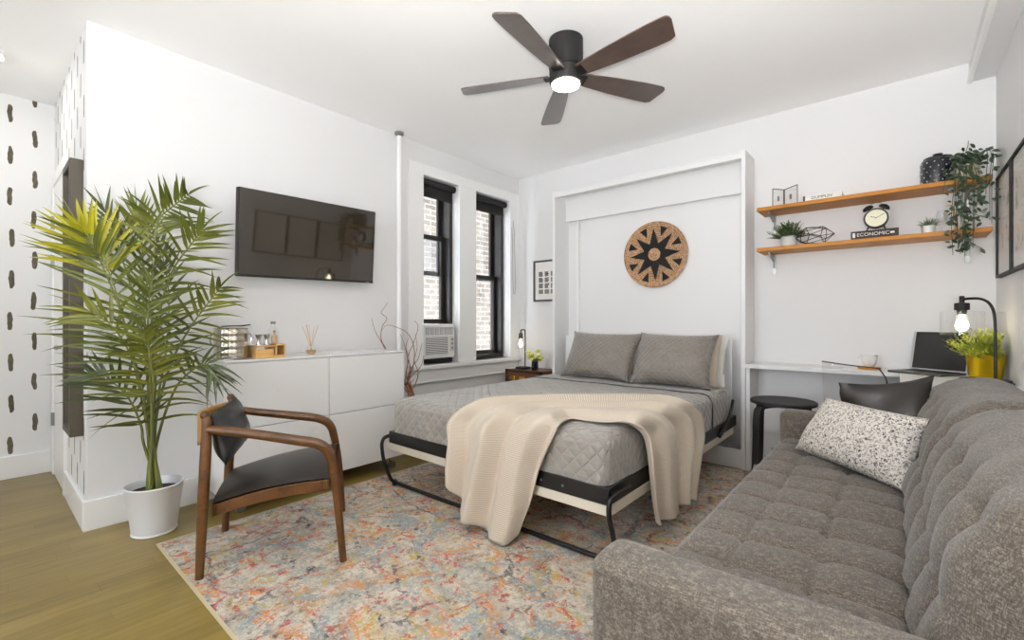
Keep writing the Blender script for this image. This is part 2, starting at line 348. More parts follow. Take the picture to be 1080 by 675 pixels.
# ------------------------------------------------------------------ mesh builder
WM = {}
class MB:
    def __init__(s): s.bm = bmesh.new(); s.uv = s.bm.loops.layers.uv.new('UVMap')
    def box(s, x0, y0, z0, x1, y1, z1, m=None):
        c = [V((x, y, z)) for z in (z0, z1) for y in (y0, y1) for x in (x0, x1)]
        if m: c = [m @ p for p in c]
        v = [s.bm.verts.new(p) for p in c]
        for f in ((0, 2, 3, 1), (4, 5, 7, 6), (0, 1, 5, 4), (2, 6, 7, 3), (0, 4, 6, 2), (1, 3, 7, 5)): s.bm.faces.new([v[i] for i in f])
        return s
    def grid(s, fn, nu, nv, uv=None, closeu=False, closev=False):
        U = nu if closeu else nu+1; W = nv if closev else nv+1
        g = [[s.bm.verts.new(fn(i/nu, j/nv)) for j in range(W)] for i in range(U)]
        for i in range(nu):
            for j in range(nv):
                idx = ((i, j), (i+1, j), (i+1, j+1), (i, j+1))
                vs = [g[a % U][b % W] for a, b in idx]
                if len(set(vs)) < 3: continue
                try: f = s.bm.faces.new(vs)
                except ValueError: continue
                if uv:
                    for lp, (a, b) in zip(f.loops, idx): lp[s.uv].uv = uv(a/nu, b/nv)
        return g
    def tube(s, pts, r, seg=8, caps=True, flat=1.0):
        pts = [V(p) for p in pts]; n = len(pts)
        rs = r if isinstance(r, (list, tuple)) else [r]*n
        if len(rs) != n: rs = [rs[0]+(rs[-1]-rs[0])*i/(n-1) for i in range(n)]
        T = []
        for i in range(n):
            d = pts[min(i+1, n-1)]-pts[max(i-1, 0)]
            T.append(d.normalized() if d.length > 1e-9 else V((0, 0, 1)))
        up = V((0, 0, 1)) if abs(T[0].z) < 0.9 else V((1, 0, 0))
        a = T[0].cross(up).normalized(); rings = []
        for i in range(n):
            a = (a-T[i]*a.dot(T[i])).normalized(); b = T[i].cross(a)
            rings.append([s.bm.verts.new(pts[i]+(a*math.cos(2*PI*k/seg)+b*math.sin(2*PI*k/seg)*flat)*rs[i]) for k in range(seg)])
        for i in range(n-1):
            for k in range(seg):
                s.bm.faces.new([rings[i][k], rings[i][(k+1) % seg], rings[i+1][(k+1) % seg], rings[i+1][k]])
        if caps:
            s.bm.faces.new(rings[0][::-1]); s.bm.faces.new(rings[-1])
        return s
    def lathe(s, prof, c=(0, 0, 0), seg=32, m=None, sx=1, sy=1, close=True):
        rings = []
        for r, z in prof:
            ring = []
            for k in range(seg):
                p = V((r*math.cos(2*PI*k/seg)*sx, r*math.sin(2*PI*k/seg)*sy, z))
                if m: p = m @ p
                ring.append(s.bm.verts.new(p+V(c)))
            rings.append(ring)
        for i in range(len(rings)-1):
            for k in range(seg):
                s.bm.faces.new([rings[i][k], rings[i][(k+1) % seg], rings[i+1][(k+1) % seg], rings[i+1][k]])
        if close:
            s.bm.faces.new(rings[0][::-1]); s.bm.faces.new(rings[-1])
        return s
    def cyl(s, p0, p1, r, seg=20, r1=None):
        return s.tube([p0, p1], [r, r if r1 is None else r1], seg)
    def sph(s, c, r, seg=12, m=None, sc=(1, 1, 1)):
        mm = Matrix.Translation(V(c)) @ (m or Matrix()) @ Matrix.Diagonal((r*sc[0], r*sc[1], r*sc[2], 1))
        bmesh.ops.create_uvsphere(s.bm, u_segments=seg, v_segments=max(6, seg*2//3), radius=1, matrix=mm); return s
    def prism(s, poly, fn0, fn1):
        a = [s.bm.verts.new(fn0(p)) for p in poly]; b = [s.bm.verts.new(fn1(p)) for p in poly]; n = len(poly)
        s.bm.faces.new(a[::-1]); s.bm.faces.new(b)
        for i in range(n): s.bm.faces.new([a[i], a[(i+1) % n], b[(i+1) % n], b[i]])
        return s
    def build(s, name, m, parent=None, smooth=True, bevel=0, bseg=2, local=False, ang=38, kind=None, solid=0, sub=0, origin='base'):
        bm = s.bm
        bmesh.ops.recalc_face_normals(bm, faces=bm.faces)
        loc = V((0, 0, 0)); rot = None
        if parent is not None:
            if not local: bmesh.ops.transform(bm, matrix=WM[parent.name].inverted(), verts=bm.verts)
        elif kind != 'structure' and not local:
            xs = [v.co.x for v in bm.verts]; ys = [v.co.y for v in bm.verts]; zs = [v.co.z for v in bm.verts]
            loc = V(((min(xs)+max(xs))/2, (min(ys)+max(ys))/2, min(zs) if origin == 'base' else (min(zs)+max(zs))/2))
            bmesh.ops.translate(bm, vec=-loc, verts=bm.verts)
        if smooth:
            for f in bm.faces: f.smooth = True
            for e in bm.edges:
                if len(e.link_faces) == 2 and e.calc_face_angle(0) > math.radians(ang): e.smooth = False
        me = bpy.data.meshes.new(name); bm.to_mesh(me); bm.free()
        me.materials.append(m if not isinstance(m, str) else M[m])
        o = bpy.data.objects.new(name, me); C.objects.link(o); o.location = loc
        if parent is not None: o.parent = parent; WM[o.name] = WM[parent.name]
        else: WM[o.name] = Matrix.Translation(loc)
        if bevel:
            b = o.modifiers.new('bevel', 'BEVEL'); b.width = bevel; b.segments = bseg; b.limit_method = 'ANGLE'; b.angle_limit = math.radians(40)
        if solid:
            b = o.modifiers.new('solid', 'SOLIDIFY'); b.thickness = solid; b.offset = 0
        if sub:
            b = o.modifiers.new('sub', 'SUBSURF'); b.levels = sub; b.render_levels = sub
        if kind: o['kind'] = kind
        return o
def tag(o, label, cat, group=None):
    o['label'] = label; o['category'] = cat
    if group: o['group'] = group
    return o
def thing(name, label, cat, loc=(0, 0, 0), rz=0, group=None):
    o = bpy.data.objects.new(name, None); C.objects.link(o); o.empty_display_size = .05
    o.location = loc; o.rotation_euler = (0, 0, rz)
    WM[o.name] = Matrix.Translation(V(loc)) @ Matrix.Rotation(rz, 4, 'Z')
    return tag(o, label, cat, group)
def lab(o, label): o['label'] = label; return o
def struct(mb, name, m, **k): return mb.build(name, m, kind='structure', smooth=k.pop('smooth', False), **k)
def bz(pts, n=12):
    """Catmull-Rom through points"""
    P = [V(p) for p in pts]; out = []
    P = [P[0]*2-P[1]]+P+[P[-1]*2-P[-2]]
    for i in range(1, len(P)-2):
        for k in range(n):
            t = k/n; a, b, c, d = P[i-1:i+3]
            out.append(.5*((2*b)+(c-a)*t+(2*a-5*b+4*c-d)*t*t+(3*b-a-3*c+d)*t**3))
    out.append(P[-2]); return out

# pillows
def pillow(name, BL, BR, TR_, TL, th, m, label, group=None, pin=.05, n=26, wr=.004, seam=None, par=None, seed=0, nm2=None):
    BL, BR, TR_, TL = map(V, (BL, BR, TR_, TL))
    nrm = ((BR-BL).cross(TL-BL)).normalized()
    W_ = (BR-BL).length; H_ = (TL-BL).length
    mb = MB()
    def P(u, v, s_):
        a, b_ = 2*u-1, 2*v-1
        a2 = a*(1-pin*(1-b_*b_)*abs(a)**3); b2 = b_*(1-pin*1.4*(1-a*a)*abs(b_)**3)
        uu, vv = (a2+1)/2, (b2+1)/2
        q = BL.lerp(BR, uu).lerp(TL.lerp(TR_, uu), vv)
        h = th*.5*((1-abs(a)**2.6)**.6)*((1-abs(b_)**2.6)**.6)
        nn = mnoise.noise(V((u*4+seed, v*4, s_)))*wr*(1 if h > 0 else 0)
        return q+nrm*s_*(h+nn*min(1, h*60))
    for s_ in (-1, 1): mb.grid(lambda u, v: P(u, v, s_), n, n, uv=lambda u, v: (u*W_, v*H_))
    bmesh.ops.remove_doubles(mb.bm, verts=mb.bm.verts, dist=1e-4)
    if label is None: return mb.build(name, m, par, ang=100)
    o = mb.build(name, m, ang=100); tag(o, label, 'pillow', group); return o

# ------------------------------------------------------------------ the room
XL, YB, XR, XH, YJ, YF, ZC = -3.19, 3.87, 0.435, -4.65, 0.375, -2.6, 2.63
T = 0.26
struct(MB().box(XL-T, YJ, -.1, XR+.2, YB+.2, 0).box(XH-.2, YF-.2, -.1, XR+.2, YJ, 0), 'floor', 'floor')
struct(MB().box(XL-T, YJ, ZC, XR+.2, YB+.2, ZC+.2).box(XH-.2, YF-.2, ZC, XR+.2, YJ, ZC+.2), 'ceiling', 'ceil')
W1 = (2.545, 2.972); W2 = (3.195, 3.712); ZW = (0.69, 2.362)
b = MB()
b.box(XL-T, YJ+.003, 0, XL, W1[0], ZC); b.box(XL-T, W1[0], 0, XL, YB, ZW[0]); b.box(XL-T, W1[0], ZW[1], XL, YB, ZC)
b.box(XL-T, W1[1], ZW[0], XL, W2[0], ZW[1]); b.box(XL-T, W2[1], ZW[0], XL, YB, ZW[1])
struct(b, 'wall_left', 'wall')
struct(MB().box(XL-T, YB, 0, XR+.2, YB+.2, ZC), 'wall_back', 'wall')
struct(MB().box(XR, YF-.2, 0, XR+.2, YB, ZC), 'wall_right', 'wall')
b = MB().box(XH-.2, YJ, 0, XL-T, YJ+.12, ZC).box(XL-T, YJ, 0, XL-.001, YJ+.003, ZC)
struct(b, 'wall_jut', 'strokes_x')
struct(MB().box(XH-.2, YF-.2, 0, XH, YJ, ZC), 'wall_entry', 'strokes_y')
# wall behind the photographer, with one wide window added for fill light
FILL_WIN = ((-2.2, -0.5),); FZ = (0.75, 2.3)
b = MB(); xs = [XH]+[v for w in FILL_WIN for v in w]+[XR]
for i in range(0, len(xs), 2): b.box(xs[i], YF-.2, 0, xs[i+1], YF, ZC)
for w in FILL_WIN: b.box(w[0], YF-.2, 0, w[1], YF, FZ[0]); b.box(w[0], YF-.2, FZ[1], w[1], YF, ZC)
struct(b, 'wall_front', 'wall')
for i, w in enumerate(FILL_WIN):
    fr = MB(); d = .05
    fr.box(w[0], YF-.15, FZ[0], w[0]+d, YF-.08, FZ[1]); fr.box(w[1]-d, YF-.15, FZ[0], w[1], YF-.08, FZ[1])
    fr.box(w[0]+d, YF-.15, FZ[0], w[1]-d, YF-.08, FZ[0]+d); fr.box(w[0]+d, YF-.15, FZ[1]-d, w[1]-d, YF-.08, FZ[1])
    mx = (w[0]+w[1])/2; fr.box(mx-.03, YF-.15, FZ[0]+d, mx+.03, YF-.08, FZ[1]-d)
    o = struct(fr, 'window_%d' % (i+3), 'frame')
    MB().box(w[0]+d, YF-.12, FZ[0]+d, w[1]-d, YF-.115, FZ[1]-d).build('pane', M['pane'], o, smooth=False)
# baseboards
bh = .155; bt = .018
struct(MB().box(XL, YJ-bt, 0, XL+bt, W1[0]+1.3, bh), 'baseboard_left', 'trim', bevel=.004)
struct(MB().box(-3.92, YJ-bt, 0, XL, YJ, bh), 'baseboard_jut', 'trim', bevel=.004)
struct(MB().box(XH, YF, 0, XH+bt, YJ, bh), 'baseboard_entry', 'trim', bevel=.004)
struct(MB().box(XL+bt, YB-bt, 0, -2.56, YB, bh), 'baseboard_back', 'trim', bevel=.004)
struct(MB().box(XR-bt, YF, 0, XR, YB, bh), 'baseboard_right', 'trim', bevel=.004)
# hall door
d = struct(MB().box(-4.62, YJ-.02, 0, -4.54, YJ, 2.1).box(-3.98, YJ-.02, 0, -3.92, YJ, 2.1).box(-4.54, YJ-.02, 2.02, -3.98, YJ, 2.1), 'trim_1', 'trim', bevel=.003)
d = struct(MB().box(-4.54, YJ-.012, .005, -3.98, YJ, 2.02), 'door_1', 'trim')
for z in (.35, 1.45, 1.72): MB().box(-4.52, YJ-.03, z, -4.50, YJ-.012, z+.09).build('hinge', M['steel'], d)
MB().cyl((-4.10, YJ-.012, .91), (-4.10, YJ-.03, .91), .009).sph((-4.10, YJ-.036, .91), .014).build('door_knob', M['steel'], d)
# soffit along the right wall
struct(MB().box(.322, YF, 2.515, XR, YB, ZC), 'trim_2', 'wall')
struct(MB().box(.312, YF, 2.50, .334, YB-.02, 2.52), 'trim_3', 'trim', bevel=.003)
# window casing
b = MB(); cx = XL+.02
b.box(XL, 2.385, ZW[0], cx, W1[0], 2.455); b.box(XL, W1[1], ZW[0], cx, W2[0], ZW[1]); b.box(XL, W2[1], ZW[0], cx, YB, 2.455)
b.box(XL, W1[0], ZW[1], cx, W2[1], 2.455)
struct(b, 'trim_4', 'trim', bevel=.004)
struct(MB().box(XL-.08, 2.5-.09, .655, XL+.055, YB-.015, .69), 'trim_5', 'trim', bevel=.006)
struct(MB().box(XL, 2.42, .55, XL+.022, YB-.04, .655), 'trim_6', 'trim', bevel=.004)
struct(MB().box(XL, 2.30, .535, XL+.03, YB-.02, .55), 'trim_7', 'trim', bevel=.004)

# windows 1 and 2
def window(n, y0, y1, sashes, zb):
    x0, x1 = -3.43, -3.27
    b = MB(); w = .035
    b.box(x0, y0, ZW[0], x1, y0+w, ZW[1]); b.box(x0, y1-w, ZW[0], x1, y1, ZW[1]); b.box(x0, y0+w, ZW[0], x1, y1-w, ZW[0]+w); b.box(x0, y0+w, ZW[1]-w, x1, y1-w, ZW[1])
    o = struct(b, 'window_%d' % n, 'frame', bevel=.003)
    for (z0, z1, xx) in sashes:
        s_ = MB(); q = .042
        s_.box(xx-.03, y0+w, z0, xx, y0+w+q, z1); s_.box(xx-.03, y1-w-q, z0, xx, y1-w, z1); s_.box(xx-.03, y0+w+q, z0, xx, y1-w-q, z0+q); s_.box(xx-.03, y0+w+q, z1-q, xx, y1-w-q, z1)
        so = s_.build('sash', M['frame'], o, smooth=False, bevel=.003)
        MB().box(xx-.018, y0+w+q, z0+q, xx-.012, y1-w-q, z1-q).build('pane', M['pane'], so, smooth=False)
    return o
window(1, W1[0], W1[1], [(1.51, 2.325, -3.39), (1.055, 1.885, -3.345)], 2.2)
window(2, W2[0], W2[1], [(1.51, 2.325, -3.39), (.73, 1.56, -3.345)], 2.2)
for (y0, y1), zb, lb in ((W1, 2.215, 'black roller blind at the top of the window above the air conditioner'), (W2, 2.215, 'black roller blind at the top of the window nearest the corner')):
    t = thing('roller_blind', lb, 'blind', (-3.24, (y0+y1)/2, zb), group='roller blinds on the windows')
    MB().cyl((-3.235, y0+.012, 2.325), (-3.235, y1-.012, 2.325), .03, 20).build('roller', M['blind'], t)
    MB().box(-3.262, y0+.015, zb, -3.259, y1-.015, 2.325).build('cloth', M['blind'], t, smooth=False)
    MB().box(-3.268, y0+.015, zb-.012, -3.252, y1-.015, zb+.008).build('hem_bar', M['blackm'], t, bevel=.003)
t = MB().tube(bz([(-3.20, 3.725, 2.33), (-3.165, 3.735, 2.0), (-3.16, 3.74, 1.55), (-3.16, 3.75, 1.40), (-3.16, 3.765, 1.37), (-3.16, 3.78, 1.42), (-3.16, 3.775, 1.7), (-3.165, 3.76, 2.1), (-3.2, 3.73, 2.33)], 6), .0022, 5).build('blind_cord', M['steel'])
tag(t, 'thin beaded blind cord looping beside the window nearest the corner', 'cord')

# neighbouring building
b = MB()
def bw(u, v): return V((-5.75, 0.5+u*12, -3+v*9.2))
b.grid(bw, 1, 1, uv=lambda u, v: (u*12, v*9.2))
b.box(-6.0, .5, -3, -5.76, 12.5, 6.2)
t = thing('neighbouring_building', 'pale painted brick building seen through the windows', 'building', (-5.9, 6.5, -3))
b.build('brick_wall', M['brick'], t, smooth=False)
for (y, z) in ((6.25, .30),):
    f = MB().box(-5.76, y, z, -5.70, y+.5, z+.62).build('window_frame', M['frame'], t, smooth=False)
    MB().box(-5.70, y+.05, z+.05, -5.69, y+.45, z+.57).build('pane', M['screen'], f, smooth=False)
for z in (1.62,): MB().tube([(-5.72, 5.0, z), (-5.72, 5.0, z+.5), (-5.66, 5.0, z+.52)], .02).build('lamp_bracket', M['black'], t)

struct(MB().box(XL-T, YF-.2, ZC+.2, XL-T+.3, YB+.2, 5.6).box(XL-T, YB+.2, -3, XL-T+.3, 12.5, 5.6).box(-5.74, 9.5, -3, XL-T, 9.7, 9).box(-5.74, .4, 2.9, XL-T, .5, 9), 'wall_sky_shield', 'wall')  # unseen outer walls added to cut the skylight on the brick
# ------------------------------------------------------------------ air conditioner
t = thing('air_conditioner', 'white window air conditioner mounted in the left window', 'air conditioner', (-3.3, 2.72, .735))
y0, y1 = 2.548, 2.93
body = MB().box(-3.62, y0+.01, .74, -3.20, y1-.01, 1.05).build('body', M['plastic'], t, bevel=.012)
fx = -3.198
MB().box(fx-.01, y0+.005, .742, fx+.012, y1-.005, 1.052).build('front_panel', M['plastic'], t, bevel=.008)
for k in range(6):
    a = y0+.03+k*.055
    g = MB().box(fx+.012, a, .955, fx+.014, a+.048, 1.02).build('vent', M['grille'], t, smooth=False)
    s_ = MB()
    for q in range(5): s_.box(fx+.014, a+.004+q*.0095, .957, fx+.018, a+.007+q*.0095, 1.018)
    s_.build('slat', M['plastic'], g, smooth=False)
g = MB().box(fx+.012, y0+.03, .775, fx+.0135, y0+.29, .935).build('intake_grille', M['grille'], t, smooth=False)
s_ = MB()
for q in range(11): s_.box(fx+.0135, y0+.03, .777+q*.0148, fx+.018, y0+.29, .7835+q*.0148)
s_.build('slat', M['plastic'], g, smooth=False)
MB().box(fx+.012, y0+.315, .80, fx+.015, y0+.365, .935).build('control_panel', M['concrete'], t, smooth=False)
for z in (.83, .87, .91): MB().cyl((fx+.014, y0+.34, z), (fx+.022, y0+.34, z), .009, 10).build('button', M['grille'], t)
MB().box(-3.32, W1[0]+.036, .726, -3.285, W1[1]-.036, .739).build('support_board', M['frame'], t)

# ------------------------------------------------------------------ heating pipe
px, py = -3.135, 2.262
t = thing('riser_pipe', 'white painted heating pipe rising up the wall beside the window', 'pipe', (px, py, 0))
MB().cyl((px, py, 0), (px, py, 2.63), .021, 20).build('pipe', M['trim'], t)
MB().lathe([(.021, 2.60), (.036, 2.612), (.036, 2.63)], (px, py, 0), 20).build('collar', M['steel'], t)

# ------------------------------------------------------------------ television
t = thing('television', 'black flat screen television tilted on the white wall above the console', 'television', (-3.06, 1.515, 1.35))
mt = Matrix.Translation((-3.085, 1.515, 1.635)) @ Matrix.Rotation(math.radians(1.0), 4, 'X') @ Matrix.Rotation(math.radians(5.6), 4, 'Y')
def tvbox(x0, y0, z0, x1, y1, z1): return MB().box(x0, y0, z0, x1, y1, z1, mt)
tvbox(-.035, -.475, -.272, .008, .475, .272).build('casing', M['blackm'], t, bevel=.004)
tvbox(.008, -.468, -.258, .0095, .468, .266).build('screen', M['tv'], t, smooth=False)
tvbox(.008, -.475, -.272, .014, .475, -.259).build('bottom_bezel', M['blackm'], t, bevel=.002)
tvbox(.014, .41, -.269, .0148, .44, -.263).build('logo_plate', M['steel'], t, smooth=False)
MB().box(-3.189, 1.40, 1.52, -3.17, 1.63, 1.76).build('wall_bracket', M['black'], t)
MB().tube([(-3.17, 1.515, 1.64), (-3.10, 1.515, 1.64)], .03, 8).build('bracket_arm', M['black'], t)

# ------------------------------------------------------------------ console
cx0, cx1, cy0, cy1, cz0, cz1 = XL+.02, -2.78, .88, 2.05, .098, .862
t = thing('console_cabinet', 'white gloss handleless console cabinet under the television', 'cabinet', ((cx0+cx1)/2, (cy0+cy1)/2, 0))
MB().box(cx0, cy0, cz0, cx1-.02, cy1, cz1-.014).build('body', M['gloss'], t, bevel=.002)
MB().box(cx0, cy0-.002, cz1-.013, cx1+.002, cy1+.002, cz1).build('top', M['gloss'], t, bevel=.003)
my = 1.47; mz = .478
for (a, b_) in ((cy0+.001, my-.0025), (my+.0025, cy1-.001)):
    for (c_, d_) in ((cz0, mz-.0025), (mz+.0025, cz1-.017)):
        MB().box(cx1-.018, a, c_, cx1, b_, d_).build('drawer', M['gloss'], t, bevel=.0015)
for (x, y) in ((cx1-.06, cy1-.08), (cx0+.06, cy1-.08), (cx1-.06, cy0+.08), (cx0+.06, cy0+.08)):
    c_ = MB().tube([(x, y, .098), (x, y, .06), (x, y+.012, .045)], .012, 8).build('caster', M['chrome'], t)
    MB().cyl((x-.011, y+.015, .026), (x+.011, y+.015, .026), .026, 16).build('wheel', M['steel'], c_)

# ---- things on the console
def onc(u, x=-2.96): return V((x, wy(u, x), cz1))
p = onc(244)
t = thing('ice_bucket', 'hammered chrome ice bucket at the left end of the console', 'ice bucket', p)
prof = [(.078, 0), (.084, .004)]
for k in range(24):
    z = .008+k*.0068; prof.append((.086+.0022*math.sin(k*1.2), z))
prof += [(.088, .176), (.084, .178), (.08, .172), (.079, .02)]
bm_ = MB()
seg = 48
def bfn(u, v):
    a = 2*PI*u; z = .003+v*.172
    if v < .001: r = .078
    else: r = .086+.0022*math.cos(a*7+z*85)*math.cos(a*7-z*85)
    return V((p.x+r*math.cos(a), p.y+r*math.sin(a), p.z+z))
bm_.grid(bfn, 96, 32, closeu=True)
bm_.lathe([(.086, .174), (.087, .178), (.080, .178), (.079, .02), (.001, .018)], p, 48, close=False)
bm_.lathe([(.001, 0), (.078, 0), (.078, .004)], p, 48, close=False)
bm_.build('body', plain('hammered chrome', (205, 198, 186), 0.24, metal=1), t)
MB().tube(bz([p+V((0, .088, .15)), p+V((0, .106, .13)), p+V((0, .104, .09)), p+V((0, .087, .075))]), .004).build('handle', M['chrome'], t)
MB().tube(bz([p+V((0, -.088, .15)), p+V((0, -.106, .13)), p+V((0, -.104, .09)), p+V((0, -.087, .075))]), .004).build('handle', M['chrome'], t)
t = thing('ice_tongs', 'dark metal tongs lying across the rim of the chrome ice bucket', 'tongs', p+V((0, .02, .18)))
for s_ in (-1, 1): MB().tube(bz([p+V((.0, -.05, .186)), p+V((s_*.012, .0, .189)), p+V((s_*.016, .05, .189)), p+V((s_*.006, .1, .195))]), .0035).build('arm', M['black'], t)

p = onc(278); p.x = -2.93
t = thing('bar_caddy', 'pale bamboo bar caddy with a small drawer on the console', 'caddy', p)
by0, by1 = wy(265, -2.93), wy(296, -2.93)
MB().box(-3.02, by0, p.z, -2.86, by1, p.z+.012).build('base', M['bamboo'], t, bevel=.002)
MB().box(-2.872, by0, p.z+.012, -2.86, by0+.10, p.z+.052).box(-2.872, by0, p.z+.064, -2.86, by1-.05, p.z+.072).build('front_rail', M['bamboo'], t, bevel=.002)
MB().box(-3.02, by0, p.z+.012, -2.872, by0+.008, p.z+.072).build('side_panel', M['bamboo'], t)
MB().box(-3.02, by1-.058, p.z+.012, -2.86, by1-.05, p.z+.078).box(-3.02, by1-.008, p.z+.012, -2.86, by1, p.z+.078).box(-3.02, by1-.05, p.z+.07, -2.86, by1-.008, p.z+.078).build('box_end', M['bamboo'], t)
MB().box(-3.02, by0+.008, p.z+.064, -2.875, by1-.06, p.z+.0715).build('shelf', M['bamboo'], t)
zc = p.z+.0725
def bottle(x, y, z, h, r, m, label, cap=True):
    t = thing('bottle', label, 'bottle', (x, y, z), group='bottles in the bar caddy')
    MB().lathe([(r*.95, 0), (r, .01), (r, h*.55), (r*.8, h*.66), (r*.35, h*.75), (r*.33, h*.9)], (x, y, z), 20).build('body', m, t)
    MB().lathe([(r*.4, h*.9), (r*.45, h), (r*.2, h+.003)], (x, y, z), 16).build('cap', M['steel'] if cap else M['brass'], t)
bottle(-2.97, by0+.14, zc, .14, .034, M['glass'], 'clear glass decanter bottle with a grey stopper, tallest in the bamboo caddy')
bottle(-2.90, by0+.118, zc, .085, .017, M['oil'], 'small amber bottle standing in the middle of the bamboo caddy', False)
for k, (yy, nm, lb) in enumerate(((.03, 'jigger', 'small chrome jigger nearest the ice bucket in the bamboo caddy'), (.075, 'jigger', 'small chrome jigger second from the ice bucket in the bamboo caddy'))):
    o = MB().lathe([(.018, 0), (.008, .03), (.02, .065), (.017, .065), (.006, .032), (.002, .03)], (-2.90, by0+yy, zc), 18).build(nm, M['chrome'])
    tag(o, lb, 'jigger', 'jiggers in the bar caddy')
p = onc(328)
t = thing('reed_diffuser', 'small clear glass reed diffuser on the console', 'diffuser', p)
MB().lathe([(.03, 0), (.034, .006), (.034, .03), (.022, .052), (.014, .06), (.014, .08)], p, 24).build('bottle', M['glass'], t)
MB().lathe([(.028, .003), (.03, .008), (.03, .026), (.02, .028)], p, 20).build('oil', M['oil'], t)
for k, (a, b_) in enumerate(((-.05, -.02), (-.035, .01), (-.01, -.01), (.012, .02), (.045, .01), (-.042, .03))):
    MB().tube([p+V((-b_*.3, -a*.25, .006)), p+V((b_, a, .185+.006*(k % 3)))], .0017, 6).build('reed', M['reed'], t)

# ------------------------------------------------------------------ branches in a floor vase
p = V((-2.98, 2.34, 0))
t = thing('floor_vase', 'pale floor vase between the console and the bed', 'vase', p)
MB().lathe([(.075, 0), (.09, .02), (.095, .2), (.06, .34), (.045, .38), (.05, .40), (.042, .40), (.04, .36), (.05, .1), (.002, .03)], p, 28, close=False).build('body', M['concrete'], t)
random.seed(5)
t = thing('dried_branches', 'curly reddish dried branches standing in the floor vase', 'branches', p+V((0, 0, .35)))
def twig(pts, r0=.005, r1=.0015, par=t):
    q = bz(pts, 6); MB().tube(q, [r0+(r1-r0)*i/(len(q)-1) for i in range(len(q))], 6).build('branch', M['twig'], par); return q
root = p+V((0, 0, .10))
B1 = [(430, 418, 3.72), (438, 405, 3.7), (441, 393, 3.7), (437, 380, 3.72), (440, 366, 3.72), (438, 352, 3.72)]
Bs = [B1,
 [(429, 412, 3.7), (432, 398, 3.7), (436, 385, 3.72), (437, 370, 3.74), (434, 358, 3.74), (428, 350, 3.72), (418, 345, 3.68), (408, 343, 3.64), (403, 348, 3.62)],
 [(429, 400, 3.74), (430, 380, 3.74), (426, 362, 3.74), (422, 352, 3.72)],
 [(430, 405, 3.68), (436, 395, 3.66), (444, 386, 3.66), (447, 375, 3.66)],
 [(429, 410, 3.7), (428, 395, 3.7), (431, 378, 3.7), (428, 366, 3.7), (431, 356, 3.7)],
 [(430, 402, 3.72), (434, 388, 3.7), (441, 378, 3.68), (445, 362, 3.68)],
 [(429, 408, 3.72), (433, 392, 3.72), (431, 375, 3.74), (436, 362, 3.72), (441, 345, 3.7), (437, 338, 3.7)]]
for bb in Bs:
    twig([root+V((random.uniform(-.01, .01), random.uniform(-.01, .01), 0)), p+V((random.uniform(-.02, .02), random.uniform(-.02, .02), .38))]+[at(u, v, t=tt) for u, v, tt in bb])
twig([root, p+V((-.01, -.02, .39)), at(414, 385, t=3.70), at(407, 368, t=3.66), at(402, 358, t=3.64), at(403, 345, t=3.64), at(408, 336, t=3.65), at(402, 330, t=3.63), at(405, 325, t=3.64), at(409, 319, t=3.65)])
twig([p+V((-.02, -.02, .39)), at(412, 385, t=3.70), at(405, 366, t=3.65), at(397, 352, t=3.60), at(394, 344, t=3.58), at(392, 335, t=3.57)], .003)
for k in range(8):
    a = at(430+random.uniform(-3, 3), 408-random.uniform(0, 8), t=3.7); twig([p+V((0, 0, .39)), a, a+V((random.uniform(-.04, .04), random.uniform(-.03, .03), random.uniform(.06, .13)))], .003)

# ------------------------------------------------------------------ potted palm
pc = V((-2.92, .60, 0))
t = thing('potted_palm', 'tall areca palm in a white metal pot at the wall corner', 'plant', pc)
MB().lathe([(.001, .0), (.092, 0), (.097, .004), (.097, .009), (.094, .013), (.122, .238), (.126, .243), (.122, .248), (.118, .243), (.114, .2), (.001, .2)], pc, 48, close=False).build('pot', M['pot'], t)
MB().lathe([(.001, .212), (.115, .206), (.115, .2), (.001, .2)], pc, 32, close=False).build('soil', M['soil'], t)
random.seed(11)
def blade(mb, base, tip_dir, L, w, droop, nrm, seg=6):
    d = tip_dir.normalized(); side = d.cross(nrm)
    side = side.normalized() if side.length > 1e-6 else V((1, 0, 0))
    pl = []; pr = []; pm = []
    for i in range(seg+1):
        s_ = i/seg; c = base+d*(L*s_)+V((0, 0, -droop*L*s_*s_))
        ww = w*(min(1, s_*5+.25))*(1-s_**2.2)*.5
        lift = nrm*(ww*.5)
        pl.append(mb.bm.verts.new(c+side*ww+lift)); pr.append(mb.bm.verts.new(c-side*ww+lift)); pm.append(mb.bm.verts.new(c))
    for v_ in pl+pr+pm:
        c_ = v_.co
        if c_.x < -3.172 and c_.y > .352 and c_.z < 2.6:
            if c_.y < .45 and c_.x < -3.2: c_.y = .350
            else: c_.x = -3.170+(c_.x+3.172)*.01
    for i in range(seg):
        mb.bm.faces.new([pl[i], pl[i+1], pm[i+1], pm[i]]); mb.bm.faces.new([pm[i], pm[i+1], pr[i+1], pr[i]])
